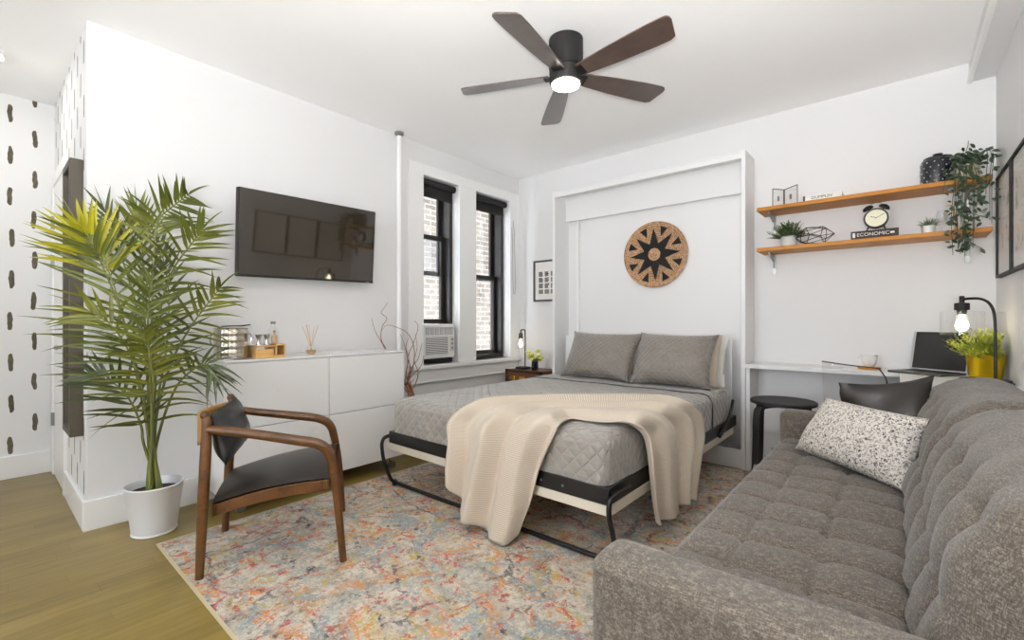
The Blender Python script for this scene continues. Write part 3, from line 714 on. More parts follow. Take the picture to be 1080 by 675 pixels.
def frond(keys, nleaf, L, mat_, start=.35, w=.019, tw=0.0, ang=(62, 22), droop=.22, stem_r=(.008, .0022), hair=(.001,)):
    pts = bz([pc+V((random.uniform(-.03, .03), random.uniform(-.03, .03), .2))]+[at(u, v, t=tt) for u, v, tt in keys], 10)
    n = len(pts); sm = MB(); sm.tube(pts, [stem_r[0]+(stem_r[1]-stem_r[0])*i/(n-1) for i in range(n)], 7)
    fo = sm.build('frond', M['stem'], t)
    mb = MB()
    cam = V((0, 0, HC))
    nleaf = int(nleaf*.86); L *= 1.22; w *= .9; droop *= 1.25
    for k in range(nleaf):
        f = start+(1-start)*k/(nleaf-1); i = min(n-2, int(f*(n-1))); fr = f*(n-1)-i
        pos = pts[i].lerp(pts[i+1], fr); tan = (pts[i+1]-pts[i]).normalized()
        tocam = (cam-pos).normalized(); ref = (tocam+V((0, 0, tw))).normalized()
        nrm = (ref-tan*ref.dot(tan)).normalized(); sd = tan.cross(nrm)
        rel = (f-start)/(1-start)
        a = math.radians(ang[0]+(ang[1]-ang[0])*rel)
        ll = L*(.62+.38*math.sin(PI*min(1, .25+rel*.85)))*random.uniform(.88, 1.1)
        for s_ in (-1, 1):
            a2 = a*random.uniform(.85, 1.15)
            dr = tan*math.cos(a2)+sd*s_*math.sin(a2)+nrm*random.uniform(-.25, .6)
            blade(mb, pos, dr, ll, w*random.uniform(.85, 1.15), droop*random.uniform(.4, 1.5), nrm)
    blade(mb, pts[-1], (pts[-1]-pts[-3]), L*.7, w, droop, V((0, -1, 0)))
    mb.build('leaflet_blades', M[mat_], fo, ang=80)
frond([(155, 450, 2.34), (138, 370, 2.28), (116, 290, 2.22), (92, 250, 2.16)], 20, .30, 'palm', start=.42, ang=(70, 30), droop=.1)
frond([(158, 450, 2.36), (134, 350, 2.30), (108, 280, 2.22), (88, 244, 2.16)], 13, .22, 'palmy', start=.72, w=.026, ang=(60, 15), droop=.05)
frond([(161, 430, 2.32), (160, 340, 2.30), (163, 262, 2.30), (167, 233, 2.30), (182, 218, 2.28), (198, 206, 2.25)], 20, .19, 'palm', start=.48, ang=(60, 35), droop=.15)
frond([(159, 430, 2.36), (152, 330, 2.36), (150, 262, 2.38), (146, 226, 2.4)], 16, .21, 'palm', start=.5, ang=(48, 16), droop=.0)
frond([(163, 420, 2.32), (166, 345, 2.28), (180, 290, 2.22), (203, 256, 2.18), (213, 243, 2.16)], 20, .21, 'palm', start=.42, ang=(58, 25), droop=.15)
frond([(165, 440, 2.38), (180, 385, 2.4), (199, 348, 2.36), (218, 322, 2.34), (232, 304, 2.32)], 18, .21, 'palm', start=.4, ang=(58, 28), droop=.2)
frond([(167, 460, 2.34), (185, 410, 2.32), (206, 388, 2.32), (218, 384, 2.33), (226, 392, 2.34)], 14, .17, 'palmd', start=.45, ang=(60, 35), droop=.35)
frond([(152, 470, 2.3), (149, 450, 2.28), (138, 424, 2.24), (120, 404, 2.2), (100, 396, 2.18)], 14, .21, 'palmd', start=.42, ang=(55, 25), droop=.1)
frond([(156, 450, 2.28), (145, 392, 2.22), (122, 348, 2.16), (98, 330, 2.12)], 16, .24, 'palm', start=.38, ang=(62, 25), droop=.2)
frond([(160, 440, 2.26), (158, 380, 2.2), (156, 330, 2.16), (160, 296, 2.14)], 18, .22, 'palm', start=.34, ang=(68, 30), droop=.3)
frond([(160, 455, 2.30), (162, 410, 2.22), (158, 375, 2.16), (150, 352, 2.12)], 16, .24, 'palm', start=.3, ang=(70, 35), droop=.35)
frond([(158, 440, 2.38), (150, 350, 2.36), (128, 270, 2.33), (112, 225, 2.30)], 16, .2, 'palmd', start=.45, ang=(55, 20), droop=.1)
frond([(164, 440, 2.42), (175, 370, 2.46), (178, 310, 2.48), (170, 262, 2.5)], 16, .2, 'palmd', start=.4, ang=(58, 20), droop=.1)
for k in range(3):
    o = MB().tube(bz([pc+V((-.03+.03*k, .01*k, .2)), pc+V((-.02+.025*k, -.02, .5)), pc+V((-.02+.02*k, -.02, .85))]), [.012, .012, .006], 8)
    o.build('cane', M['stem'], t)

# ------------------------------------------------------------------ hall mirror
t = thing('wall_mirror', 'tall mirror in a deep dark brown frame on the brush stroke wall', 'mirror', (-3.45, YJ, .47))
mx0, mx1, mz0, mz1, my0 = -3.60, -3.30, .47, 1.935, .322
MB().box(mx0, my0, mz0, mx0+.035, YJ, mz1).box(mx1-.035, my0, mz0, mx1, YJ, mz1).box(mx0+.035, my0, mz0, mx1-.035, YJ, mz0+.035).box(mx0+.035, my0, mz1-.035, mx1-.035, YJ, mz1).build('frame', plain('dark brown mirror frame', (72, 64, 52), .5), t, bevel=.002, smooth=False)
MB().box(mx0+.035, my0+.02, mz0+.035, mx1-.035, my0+.024, mz1-.035).build('mirror_glass', M['mirror'], t, smooth=False)

# ------------------------------------------------------------------ rug
t = thing('area_rug', 'distressed multicolour patterned rug under the bed, chair and sofa', 'rug', (-1.4, 2.06, 0))
rx0, rx1, ry0, ry1 = -2.72, -.335, .565, 3.56
MB().box(rx0+.01, ry0+.01, .001, rx1-.01, ry1-.01, .010).build('pile', M['rug'], t, smooth=False)
MB().box(rx0, ry0, .001, rx0+.01, ry1, .009).box(rx1-.01, ry0, .001, rx1, ry1, .009).box(rx0+.01, ry0, .001, rx1-.01, ry0+.01, .009).box(rx0+.01, ry1-.01, .001, rx1-.01, ry1, .009).build('binding', M['rugedge'], t)
RZ = .0105

# ------------------------------------------------------------------ armchair
NB, NF, FF, FB = V((-2.214, .604, 0)), V((-1.889, 1.064, 0)), V((-2.391, 1.344, 0)), V((-2.621, .828, 0))
t = thing('armchair', 'low walnut armchair with dark leather seat and back cushion on the rug', 'armchair', ((NB+NF+FF+FB)/4).to_tuple())
kn, kf = at(216, 438, t=1.93), at(243.5, 419, t=2.33)
for foot, top, knob in ((NB, at(218, 452, t=1.93), kn), (FB, at(245, 431, t=2.33), kf)):
    f = foot.copy(); f.z = RZ if foot is NB or foot is FB else RZ
    if foot is FB: f.z = RZ
    q = bz([f, f.lerp(top, .5)+V((0, 0, 0)), top, knob], 6)
    MB().tube(q, [.0135+.008*math.sin(PI*min(1, i/(len(q)-1)*.9+.1)) for i in range(len(q))], 12).sph(knob, .0185, 12).build('rear_leg', M['walnut'], t)
# arm and front leg are one bent walnut rail on each side
for foot, a0, pxs in ((NF, at(218, 453, t=1.93), [(262, 457, 1.93), (310, 464, 1.95), (335, 468, 1.97), (346, 476, 1.985), (351, 492, 2.0), (355, 520, 2.015)]),
                      (FF, at(245, 431.5, t=2.33), [(280, 435.5, 2.37), (318, 439, 2.43), (338, 442, 2.47), (348.5, 449, 2.50), (353, 463, 2.52), (357.5, 490, 2.54)])):
    f = foot.copy(); f.z = RZ
    q = bz([a0]+[at(*k) for k in pxs]+[f], 6)
    n = len(q); rr = [.015+.007*math.sin(PI*min(1, .15+.85*i/(n-1))) for i in range(n)]
    MB().tube(q, rr, 12).build('arm_rail', M['walnut'], t)
# seat
def cr(p, z): q = p.copy(); q.z = z; return q
sNB, sNF, sFF, sFB = at(224, 531, t=1.95), at(347, 504, t=2.03), at(357, 468, t=2.51), at(250, 494, t=2.36)
def seatf(u, v, off=0.0):
    a = sNB.lerp(sNF, u); b_ = sFB.lerp(sFF, u); q = a.lerp(b_, v)
    q.z += .012*math.sin(PI*v)*(1) + .05*math.sin(PI*u)*(.35) + off
    return q
sm = MB()
def shell(u, v):
    # closed loop over v: top then bottom
    if v < .5: return seatf(u, v*2, .020*math.sin(PI*v*2)**.4)
    return seatf(u, 2-v*2, -.034*abs(math.sin(PI*(v*2-1)))**.25)
sm.grid(shell, 20, 32, closev=True)
g0 = [seatf(0, k/8) for k in range(9)]
sm.build('seat', M['leather'], t, ang=70)
def apron(p0, p1, h=.05, drop=.010, nm='seat_rail'):
    m_ = MB(); d_ = (p1-p0).normalized(); n_ = V((-d_.y, d_.x, 0))*.011
    def fn(u, v):
        c = p0.lerp(p1, u)+V((0, 0, -drop+(.017*math.sin(PI*u) if abs(p0.z-p1.z) > .02 else .008*math.sin(PI*u))))
        cs = [(-1, 0), (1, 0), (1, -1), (-1, -1)]
        k = int(round(v*4)) % 4
        return c+n_*cs[k][0]+V((0, 0, h*cs[k][1]))
    m_.grid(fn, 8, 4, closev=True)
    m_.build(nm, M['walnut'], t, bevel=.003)
apron(sNB.lerp(sFB, .03)+V((0, 0, 0)), sNF.lerp(sFF, .03)); apron(sFB.lerp(sNB, .03), sFF.lerp(sNF, .03)); apron(sNF.lerp(sNB, .04), sFF.lerp(sFB, .04), .045)
apron(sNB.lerp(sNF, .06), sFB.lerp(sFF, .06), .04)
# curved plywood back and cushion
bdir = (kf-kn).normalized(); back = V((-(.5), -.866, 0))
def plyf(u, v):
    c = kn.lerp(kf, u); bow = math.sin(PI*u)*.07
    return c+back*bow+V((0, 0, -.02-.15*v*(.55+.45*math.sin(PI*u))))
MB().grid(plyf, 16, 6).__len__()
m_ = MB(); m_.grid(plyf, 16, 6); m_.build('backrest', M['plywood'], t, solid=.012)
fwd = V((.5, .866, 0))
pillow('back_cushion', kn+fwd*.075+V((0, 0, -.225)), kf+fwd*.075+V((0, 0, -.215)), kf+fwd*.022+V((0, 0, .004)), kn+fwd*.022+V((0, 0, .004)), .105, M['leatherc'], None, pin=.05, wr=.010, par=t, n=30)

# ------------------------------------------------------------------ bed cabinet
bx0, bx1, by, bz1 = -2.545, -.845, 3.60, 2.32
t = thing('bed_cabinet', 'tall white open cabinet surround of the fold-down bed', 'cabinet', ((bx0+bx1)/2, 3.73, 0))
MB().box(bx0, by, 0, bx0+.028, YB-.003, bz1).build('side_panel', M['cab'], t, bevel=.002)
MB().box(bx1-.028, by, 0, bx1, YB-.003, bz1).build('side_panel', M['cab'], t, bevel=.002)
MB().box(bx0+.028, by+.002, bz1-.018, bx1-.028, YB-.003, bz1).build('top_panel', M['cab'], t, bevel=.002)
MB().box(bx0+.028, by+.002, 2.262, bx1-.028, by+.022, bz1-.018).build('front_rail', M['cab'], t, bevel=.002)
MB().box(bx0+.028, 3.79, 2.058, bx1-.028, 3.808, bz1-.018).build('inner_rail', M['cab'], t, bevel=.002)
MB().box(bx0+.028, 3.845, .12, bx1-.028, YB-.004, 2.3).build('back_panel', M['cab'], t, bevel=.002)
MB().box(bx0+.15, 3.80, .0, bx0+.168, 3.845, 2.056).build('filler_strip', M['trim'], t, bevel=.002)
MB().box(bx0+.028, 3.62, 0, bx1-.028, 3.64, .14).build('kick_board', M['cab'], t, bevel=.002)

# ------------------------------------------------------------------ fold-down bed
fx0, fx1, fy0, fy1 = -2.50, -.93, 1.725, 3.60
t = thing('fold_down_bed', 'black metal fold-down bed frame with pale bottom panel over the rug', 'bed', ((fx0+fx1)/2, 2.6, 0))
w = .03
fr = MB()
fr.box(fx0, fy0, .299, fx1, fy0+w, .374); fr.box(fx0, fy0+w, .299, fx0+w, fy1+.1, .374); fr.box(fx1-w, fy0+w, .299, fx1, fy1+.1, .374); fr.box(fx0+w, fy1+.07, .299, fx1-w, fy1+.1, .374)
fr.build('frame', M['black'], t, bevel=.003)
s_ = MB()
for k in range(12): s_.box(fx0+w, 1.85+k*.15, .305, fx1-w, 1.92+k*.15, .318)
s_.build('slats', M['bamboo'], t)
MB().box(fx0-.028, fy0+.004, .252, fx1+.002, fy1+.02, .298).build('bottom_panel', plain('pale birch panel', (226, 218, 200), .5), t, bevel=.003)
for (x, y) in ((-1.16, fy0-.002), (-1.28, fy0-.002)):
    MB().cyl((x, y+.002, .335), (x, y-.004, .335), .006, 10).build('bolt', M['steel'], t)
for x in (fx1,):
    for y in (fy0+.06, fy0+.16): MB().cyl((x-.001, y, .33), (x+.004, y, .33), .006, 10).build('bolt', M['steel'], t)
xl, xr = fx0-.016, fx1+.014
q = bz([(xl, 1.90, .335), (xl, 1.80, .337), (xl, 1.715, .335), (xl-.002, 1.688, .31), (xl-.002, 1.686, .26), (xl, 1.70, .18), (xl+.004, 1.745, .06), (xl+.01, 1.775, .028)], 6)
q2 = bz([(xr-.01, 1.80, .028), (xr-.004, 1.775, .06), (xr, 1.735, .18), (xr, 1.705, .26), (xr, 1.702, .31), (xr, 1.72, .335), (xr, 1.80, .34), (xr, 1.90, .335)], 6)
m_ = MB(); m_.tube(q+q2, .0115, 12); m_.build('folding_leg', M['black'], t)
for p_ in ((xl+.008, 1.775), (xr-.008, 1.80)): MB().cyl((p_[0], p_[1], .0105), (p_[0], p_[1], .04), .018, 14).build('rubber_foot', M['blackm'], t)
MB().box(xr-.02, fy0+.02, .34, xr+.004, fy0+.14, .352).build('leg_bracket', M['black'], t, bevel=.002)
MB().tube(bz([(xr-.006, 3.25, .30), (xr+.002, 3.38, .36), (xr+.002, 3.5, .44), (xr-.006, 3.58, .50)]), .012, 8).build('lift_arm', M['black'], t)
MB().box(fx0+.04, 3.70, .40, fx1-.03, 3.72, .94).build('head_panel', M['cab'], t, bevel=.003)

# mattress and bedding
def rbox(x0, x1, y0, y1, z0, z1, r, h, wr=0.0, seed=0, faces='tfblr', rb=None):
    mb = MB(); lo = V((x0+r, y0+r, z0+r)); hi = V((x1-r, y1-r, z1-r))
    def mp(p):
        c = V((min(max(p.x, lo.x), hi.x), min(max(p.y, lo.y), hi.y), min(max(p.z, z0-1), hi.z)))
        d_ = p-c
        q = c+d_.normalized()*r if d_.length > 1e-9 else c
        if wr:
            n_ = mnoise.noise(V((q.x*5+seed, q.y*5, q.z*6)))*wr+mnoise.noise(V((q.x*13+seed, q.y*13, q.z*10)))*wr*.4
            nn = d_.normalized() if d_.length > 1e-9 else V((0, 0, 1)); q += nn*n_
        return q
    nx = max(2, int((x1-x0)/h)); ny = max(2, int((y1-y0)/h)); nz = max(2, int((z1-z0)/h*1.4))
    L_ = lambda a, b_, k: a+(b_-a)*k
    if 't' in faces: mb.grid(lambda u, v: mp(V((L_(x0, x1, u), L_(y0, y1, v), z1))), nx, ny, uv=lambda u, v: (L_(x0, x1, u), L_(y0, y1, v)))
    if 'f' in faces: mb.grid(lambda u, v: mp(V((L_(x0, x1, u), y0, L_(z0, z1, v)))), nx, nz, uv=lambda u, v: (L_(x0, x1, u), y0-(z1-L_(z0, z1, v))))
    if 'b' in faces: mb.grid(lambda u, v: mp(V((L_(x0, x1, u), y1, L_(z0, z1, v)))), nx, nz, uv=lambda u, v: (L_(x0, x1, u), y1+(z1-L_(z0, z1, v))))
    if 'l' in faces: mb.grid(lambda u, v: mp(V((x0, L_(y0, y1, u), L_(z0, z1, v)))), ny, nz, uv=lambda u, v: (x0-(z1-L_(z0, z1, v)), L_(y0, y1, u)))
    if 'r' in faces: mb.grid(lambda u, v: mp(V((x1, L_(y0, y1, u), L_(z0, z1, v)))), ny, nz, uv=lambda u, v: (x1+(z1-L_(z0, z1, v)), L_(y0, y1, u)))
    bmesh.ops.remove_doubles(mb.bm, verts=mb.bm.verts, dist=1e-4)
    return mb
o = rbox(fx0+.035, fx1-.035, fy0+.035, 3.69, .32, .575, .05, .05, faces='tfblr').build('mattress', M['white_fab'])
tag(o, 'white sheeted mattress showing below the pillows at the head of the bed', 'mattress')
t = thing('bedspread', 'grey diamond quilted bedspread tucked over the mattress', 'bedspread', ((fx0+fx1)/2, 2.6, .36))
rbox(fx0+.012, fx1-.010, fy0+.006, 3.55, .345, .588, .062, .02, wr=.006, faces='tflr').build('quilt', M['quilt'], t, ang=80)
rbox(fx0+.008, fx1-.006, 3.14-.2, 3.50, .36, .592, .062, .02, wr=.005, seed=0, faces='tlr').bm.free()
fb = rbox(fx0+.008, fx1-.006, 3.138, 3.56, .35, .5935, .062, .02, wr=.006, faces='tlr')
# keep only the band (the front rounding is trimmed away)
fb.build('folded_edge', M['quilt'], t, ang=80)
pp = []
for k in range(41):
    s_ = k/40; wdt = fx1-fx0
    L3 = [(fx0+.010, 3.14, .37), (fx0+.008, 3.14, .52), (fx0+.028, 3.14, .575), (fx0+.075, 3.14, .594)]
pp = [V(a) for a in L3]+[V((fx0+.2+k*.117, 3.14, .5955+.002*math.sin(k*1.7))) for k in range(11)]+[V((fx1-.073, 3.14, .594)), V((fx1-.026, 3.14, .575)), V((fx1-.005, 3.14, .52)), V((fx1-.006, 3.14, .37))]
MB().tube(bz(pp, 4), .0042, 6).build('piping', plain('dark grey piping', (78, 76, 74), .8), t)

zt = .597
def px_corner(u, v, y): return at(u, v, y=y)
g = 'pillows at the head of the bed'
pillow('pillow', (-2.25, 3.30, zt), (-1.61, 3.30, zt), (-1.56, 3.50, zt+.385), (-2.23, 3.50, zt+.392), .21, M['sham'], 'left of the two grey quilted shams on the bed', g, pin=.10, seed=1)
pillow('pillow', (-1.595, 3.27, zt), (-.985, 3.27, zt), (-.985, 3.48, zt+.385), (-1.585, 3.48, zt+.392), .21, M['sham'], 'right of the two grey quilted shams on the bed', g, pin=.10, seed=5)
pillow('pillow', (-1.60, 3.42, zt), (-.985, 3.42, zt), (-.985, 3.56, zt+.38), (-1.60, 3.56, zt+.38), .13, M['beige_fab'], 'beige pillow directly behind the right grey sham', g, seed=9)
pillow('pillow', (-2.24, 3.43, zt), (-1.64, 3.43, zt), (-1.64, 3.57, zt+.37), (-2.24, 3.57, zt+.37), .12, M['beige_fab'], 'beige pillow mostly hidden behind the left grey sham', g, seed=12)
pillow('pillow', (-1.58, 3.54, zt-.01), (-.965, 3.54, zt-.01), (-.965, 3.645, zt+.385), (-1.58, 3.645, zt+.385), .10, M['white_fab'], 'white pillow standing against the panel, rearmost on the right side', g, seed=15)
pillow('pillow', (-2.26, 3.54, zt-.01), (-1.62, 3.54, zt-.01), (-1.62, 3.645, zt+.385), (-2.26, 3.645, zt+.385), .10, M['white_fab'], 'white pillow standing against the panel, rearmost on the left side', g, seed=18)

# throw blanket
ZT = .604; YFt = 1.700; XS = -.905
outer = [at(481, 503, y=1.665), at(482, 486, y=1.665), at(485, 465, y=1.675), at(486, 444, y=1.705), at(510, 431, z=ZT), at(545, 427.5, z=ZT), at(585, 425.5, z=ZT), at(640, 425, z=ZT), at(690, 425, z=ZT),
         at(716, 428, z=ZT-.003), at(730, 441, x=XS-.005), at(733, 458, x=XS+.005), at(729, 478, x=XS+.01), at(724, 500, x=XS+.012), at(721, 524, x=XS+.012)]
inner = [at(543, 566, y=1.665), at(556, 530, y=1.665), at(566, 494, y=1.67), at(581, 461, y=1.685), at(590, 447, y=1.735), at(603, 441.5, z=ZT), at(622, 444, z=ZT), at(640, 446, z=ZT), at(655, 447, z=ZT),
         at(664, 451, z=ZT-.004), at(673, 461, x=XS-.015), at(678, 480, x=XS+.005), at(682, 503, x=XS+.01), at(686, 528, x=XS+.012), at(690, 550, x=XS+.012)]
bl_bot = [at(481, 503, y=1.665), at(487, 526, y=1.66), at(491, 541, y=1.66), at(503, 549, y=1.66), at(518, 568, y=1.66), at(534, 575, y=1.66), at(543, 566, y=1.66)]
br_bot = [at(721, 524, x=XS+.012), at(712, 527, x=XS+.012), at(704, 538, x=XS+.012), at(690, 552, x=XS+.012)]
def along(P, s_):
    x = s_*(len(P)-1); i = min(int(x), len(P)-2); return P[i].lerp(P[i+1], x-i)
no, ni = bz(outer, 6), bz(inner, 6)
nbl, nbr = bz(bl_bot, 6), bz(br_bot, 6)
def bedtop(x, y):
    """surface the cloth rests on: top with rounded edges at the foot and right side"""
    r = .062; ex = max(0, x-(fx1-.010-r)); ey = max(0, (fy0+.006+r)-y); d_ = math.hypot(ex, ey)
    if d_ <= r: return .588-r+math.sqrt(max(0, r*r-d_*d_))
    return None
def blanket(s_, c):
    """s_ along the strip, c across (0 outer, 1 inner)"""
    a, b_ = along(no, s_), along(ni, s_)
    q = a.lerp(b_, c)
    e0 = max(0, 1-s_/.2); e1 = max(0, (s_-.8)/.2)
    if e0 > 0:
        lin = outer[0].lerp(inner[0], c); q = q+(along(nbl, c)-lin)*(e0**1.5)
    if e1 > 0:
        lin = outer[-1].lerp(inner[-1], c); q = q+(along(nbr, c)-lin)*(e1**1.5)
    cw = c+.02*math.sin(s_*11); f = math.sin(cw*2*PI*2.6+s_*1.6+1.0)*.7+math.sin(cw*2*PI*4.6+s_*3+.4)*.3+math.sin(s_*7+c*4)*.10
    amp = .027
    hang0 = q.y < fy0+.03; hang1 = q.x > fx1-.04
    wf = max(0, min(1, (.33-s_)/.14)); wr_ = max(0, min(1, (s_-.60)/.14)); wf = wf*wf*(3-2*wf); wr_ = wr_*wr_*(3-2*wr_)
    tw_ = max(0, min(1, (s_-.16)/.12))*max(0, min(1, (.82-s_)/.12))
    z = bedtop(q.x, q.y)
    top = 0
    if z is not None and .15 < s_ < .85: q.z = max(q.z, z+.008)
    q.z += tw_*amp*1.1*(f+.95)*.9
    q.y += wf*.022; q.y -= wf*(amp*1.9*(f+.9)+.004); q.x += wr_*(amp*1.5*(f+.9)+.004)
    q.z = max(q.z, .022)
    return q
m_ = MB(); m_.grid(blanket, 150, 80, uv=lambda u, v: (u*2.4, v*.8))
o = m_.build('throw_blanket', M['knit'], ang=100, solid=.008)
tag(o, 'cream rib knit throw blanket draped over the foot corner of the bed', 'blanket')

# ------------------------------------------------------------------ basket on the wall
bc = V((-1.617, 3.835, 1.657)); R = .287
t = thing('wall_basket', 'round woven straw basket with a black star hung above the pillows', 'basket', bc)
mr = Matrix.Rotation(PI/2, 4, 'X')
def Rm(prof, seg=64): return MB().lathe(prof, bc, seg, m=mr)
body = Rm([(.001, -.008), (R-.03, -.008), (R-.005, .004), (R, .016), (R-.004, .026), (R-.02, .026), (R-.035, .014), (.001, .006)]).build('bowl', M['straw'], None)
# re-home the bowl with its origin in the centre so that the coils run round it
me = body.data; off = V(body.location)-bc
for v_ in me.vertices: v_.co += off
body.location = (0, 0, 0); body.parent = t; WM[body.name] = WM[t.name]
def starpt(a, r): return (r*math.cos(a), r*math.sin(a))
def flat(poly, nm, m, y=-.016, y2=-.0215):
    return MB().prism(poly, lambda p_: bc+V((p_[0], y, p_[1])), lambda p_: bc+V((p_[0], y2, p_[1]))).build(nm, m, t, smooth=False)
poly = []
for k in range(8):
    a = PI/2+k*PI/4+.04; poly.append(starpt(a, .225)); poly.append(starpt(a+PI/8, .098))
flat(poly, 'star', M['strawblack'], y=-.004)
for k in range(8):
    a = PI/2+k*PI/4+PI/8+.04
    c0, c1, c2 = starpt(a, .165), starpt(a-.13, .245), starpt(a+.13, .245)
    flat([c0, c1, c2], 'triangle', M['strawblack'], y=-.004, y2=-.0205)
flat([starpt(k*PI/12, .055) for k in range(24)], 'centre_disc', M['straw'], y=-.0205, y2=-.0245)

# ------------------------------------------------------------------ small framed print behind the bed cabinet edge
fxa, fxb, fza, fzb = -2.965, -2.62, 1.285, 1.715
t = thing('framed_print', 'thin grey framed print of dark text blocks beside the bed cabinet', 'picture', ((fxa+fxb)/2, YB, fza))
w = .018
MB().box(fxa, YB-.025, fza, fxa+w, YB, fzb).box(fxb-w, YB-.025, fza, fxb, YB, fzb).box(fxa+w, YB-.025, fza, fxb-w, YB, fza+w).box(fxa+w, YB-.025, fzb-w, fxb-w, YB, fzb).build('frame', plain('grey picture frame', (84, 84, 84), .5), t, smooth=False)
pr_ = MB().box(fxa+w, YB-.012, fza+w, fxb-w, YB-.001, fzb-w).build('print', M['paper'], t, smooth=False)
random.seed(3)
m_ = MB()
for r_ in range(4):
    for c_ in range(3):
        X0 = fxa+.065+c_*.078; Z0 = fzb-.12-r_*.062
        for q_ in range(5):
            if r_ == 3: m_.box(X0+q_*.012, YB-.014, Z0-.045, X0+q_*.012+.006, YB-.012, Z0)
            else: m_.box(X0, YB-.014, Z0-.01*q_-.007, X0+random.uniform(.04, .06), YB-.012, Z0-.01*q_)
m_.build('text_blocks', M['ink'], pr_, smooth=False)

# ------------------------------------------------------------------ trunk nightstand, lamp, flowers
tx0, tx1, ty0, ty1, tz = -3.06, -2.60, 3.50, 3.84, .593
t = thing('trunk_nightstand', 'brown leather trunk with brass fittings used as a nightstand', 'trunk', ((tx0+tx1)/2, 3.67, 0))
MB().box(tx0+.01, ty0+.01, .14, tx1-.01, ty1-.01, .47).build('body', M['ptrunk'], t, bevel=.006)
lid = MB().box(tx0+.01, ty0+.01, .474, tx1-.01, ty1-.01, tz-.004).build('lid', M['ptrunk'], t, bevel=.006)
m_ = MB()
for (x, y) in ((tx0, ty0), (tx1-.03, ty0), (tx0, ty1-.03), (tx1-.03, ty1-.03)): m_.box(x, y, .13, x+.03, y+.03, tz)
m_.box(tx0, ty0, .565, tx1, ty0+.02, tz); m_.box(tx0, ty0, .46, tx1, ty0+.014, .485)
m_.build('edging', M['ptrim'], t, bevel=.003)
for x in (tx0+.10, tx1-.14): MB().box(x, ty0-.008, .44, x+.035, ty0+.01, .535).build('latch', M['brass'], t, bevel=.003)
MB().box((tx0+tx1)/2-.04, ty0-.008, .47, (tx0+tx1)/2+.03, ty0+.01, .53).build('lock_plate', M['brass'], t, bevel=.003)
for x in (tx0+.03, tx1-.06):
    for y in (ty0+.03, ty1-.06): MB().box(x, y, 0, x+.03, y+.03, .14).build('leg', M['blackm'], t)

def bulb(mb, c, r, h):
    return mb.lathe([(r*.35, h), (r*.42, h*.82), (r*.9, h*.5), (r, h*.3), (r*.75, h*.1), (r*.2, 0)], c, 18)
lx, ly = -2.93, 3.62
t = thing('bedside_lamp', 'small dark metal lamp with bare bulb on the trunk', 'lamp', (lx, ly, tz))
MB().box(lx-.055, ly-.05, tz, lx+.065, ly+.05, tz+.02).build('base', M['blackm'], t, bevel=.003)
pq = [(lx+.035, ly, tz+.02), (lx+.035, ly, tz+.2), (lx+.035, ly, tz+.37), (lx+.025, ly, tz+.395), (lx-.01, ly, tz+.395), (lx-.022, ly, tz+.38), (lx-.022, ly, tz+.36)]
MB().tube(bz(pq, 5), .0065, 8).build('pole', M['shade_socket'], t)
MB().lathe([(.018, .0), (.022, .01), (.02, .05), (.01, .065)], (lx-.022, ly, tz+.305), 16).build('socket', M['shade_socket'], t)
MB().lathe([(.024, .10), (.045, .085), (.05, .0)], (lx-.022, ly, tz+.20), 20, close=False).build('glass_shade', M['glass'], t)
bulb(MB(), V((lx-.022, ly, tz+.22)), .019, .085).build('bulb', M['bulb'], t)

fxp, fyp = -2.755, 3.60
t = thing('flower_vase', 'small dark vase of yellow green roses on the trunk', 'flowers', (fxp, fyp, tz))
MB().lathe([(.03, 0), (.034, .01), (.034, .08), (.03, .085), (.028, .06), (.002, .05)], (fxp, fyp, tz), 20, close=False).build('vase', M['navy'], t)
random.seed(8)
st = MB(); fl = []
for k in range(11):
    a = random.uniform(0, 2*PI); r = random.uniform(.02, .10); c = V((fxp+r*math.cos(a), fyp+r*.6*math.sin(a)-.01, tz+random.uniform(.085, .19)))
    st.tube(bz([V((fxp, fyp, tz+.07)), V((fxp+r*.4*math.cos(a), fyp, tz+.09)), c], 4), .002, 5); fl.append(c)
st.build('stems', M['grass'], t)
for c in fl:
    m_ = MB()
    for q in range(3):
        for s_ in range(6):
            a = s_*PI/3+q*.5; rr = .006+.0065*q; nn = V((math.cos(a), math.sin(a), .9-.5*q)).normalized()
            m_.sph(c+V((math.cos(a)*rr, math.sin(a)*rr, 0.004-.003*q)), .014, 6, sc=(1, 1, .8))
    m_.build('rose', M['yellowflower'], t)
def leafshape(mb, base, d, L, w, nrm=V((0, 0, 1)), droop=.1): blade(mb, base, d, L, w, droop, nrm, 4)
m_ = MB()
for k in range(26):
    a = random.uniform(0, 2*PI); leafshape(m_, V((fxp, fyp, tz+.08)), V((math.cos(a), math.sin(a), random.uniform(.3, 1.4))), random.uniform(.06, .13), .022)
m_.build('leaves', M['lime'], t)

# ------------------------------------------------------------------ wall shelves
SX0, SX1, SY0 = -.775, .395, 3.62
def shelf(zt_, label):
    t = thing('wall_shelf', label, 'shelf', ((SX0+SX1)/2, YB, zt_-.028), group='pine wall shelves over the desk')
    MB().box(SX0, SY0, zt_-.026, SX1, YB-.003, zt_).build('board', M['shelfwood'], t, bevel=.003)
    for x in (-.71, .315):
        br = MB().box(x-.012, YB-.008, zt_-.17, x+.012, YB-.001, zt_-.027).build('bracket', M['steel'], t)
        MB().prism([(0, 0), (-.17, 0), (-.17, -.012), (-.03, -.05), (-.02, -.10), (0, -.10)], lambda p_: V((x-.005, YB-.008+p_[0], zt_-.0265+p_[1])), lambda p_: V((x+.005, YB-.008+p_[0], zt_-.0265+p_[1]))).build('bracket_arm', M['steel'], br)
ZU, ZL = 1.888, 1.600
shelf(ZU, 'upper honey pine wall shelf on steel brackets'); shelf(ZL, 'lower honey pine wall shelf on steel brackets')

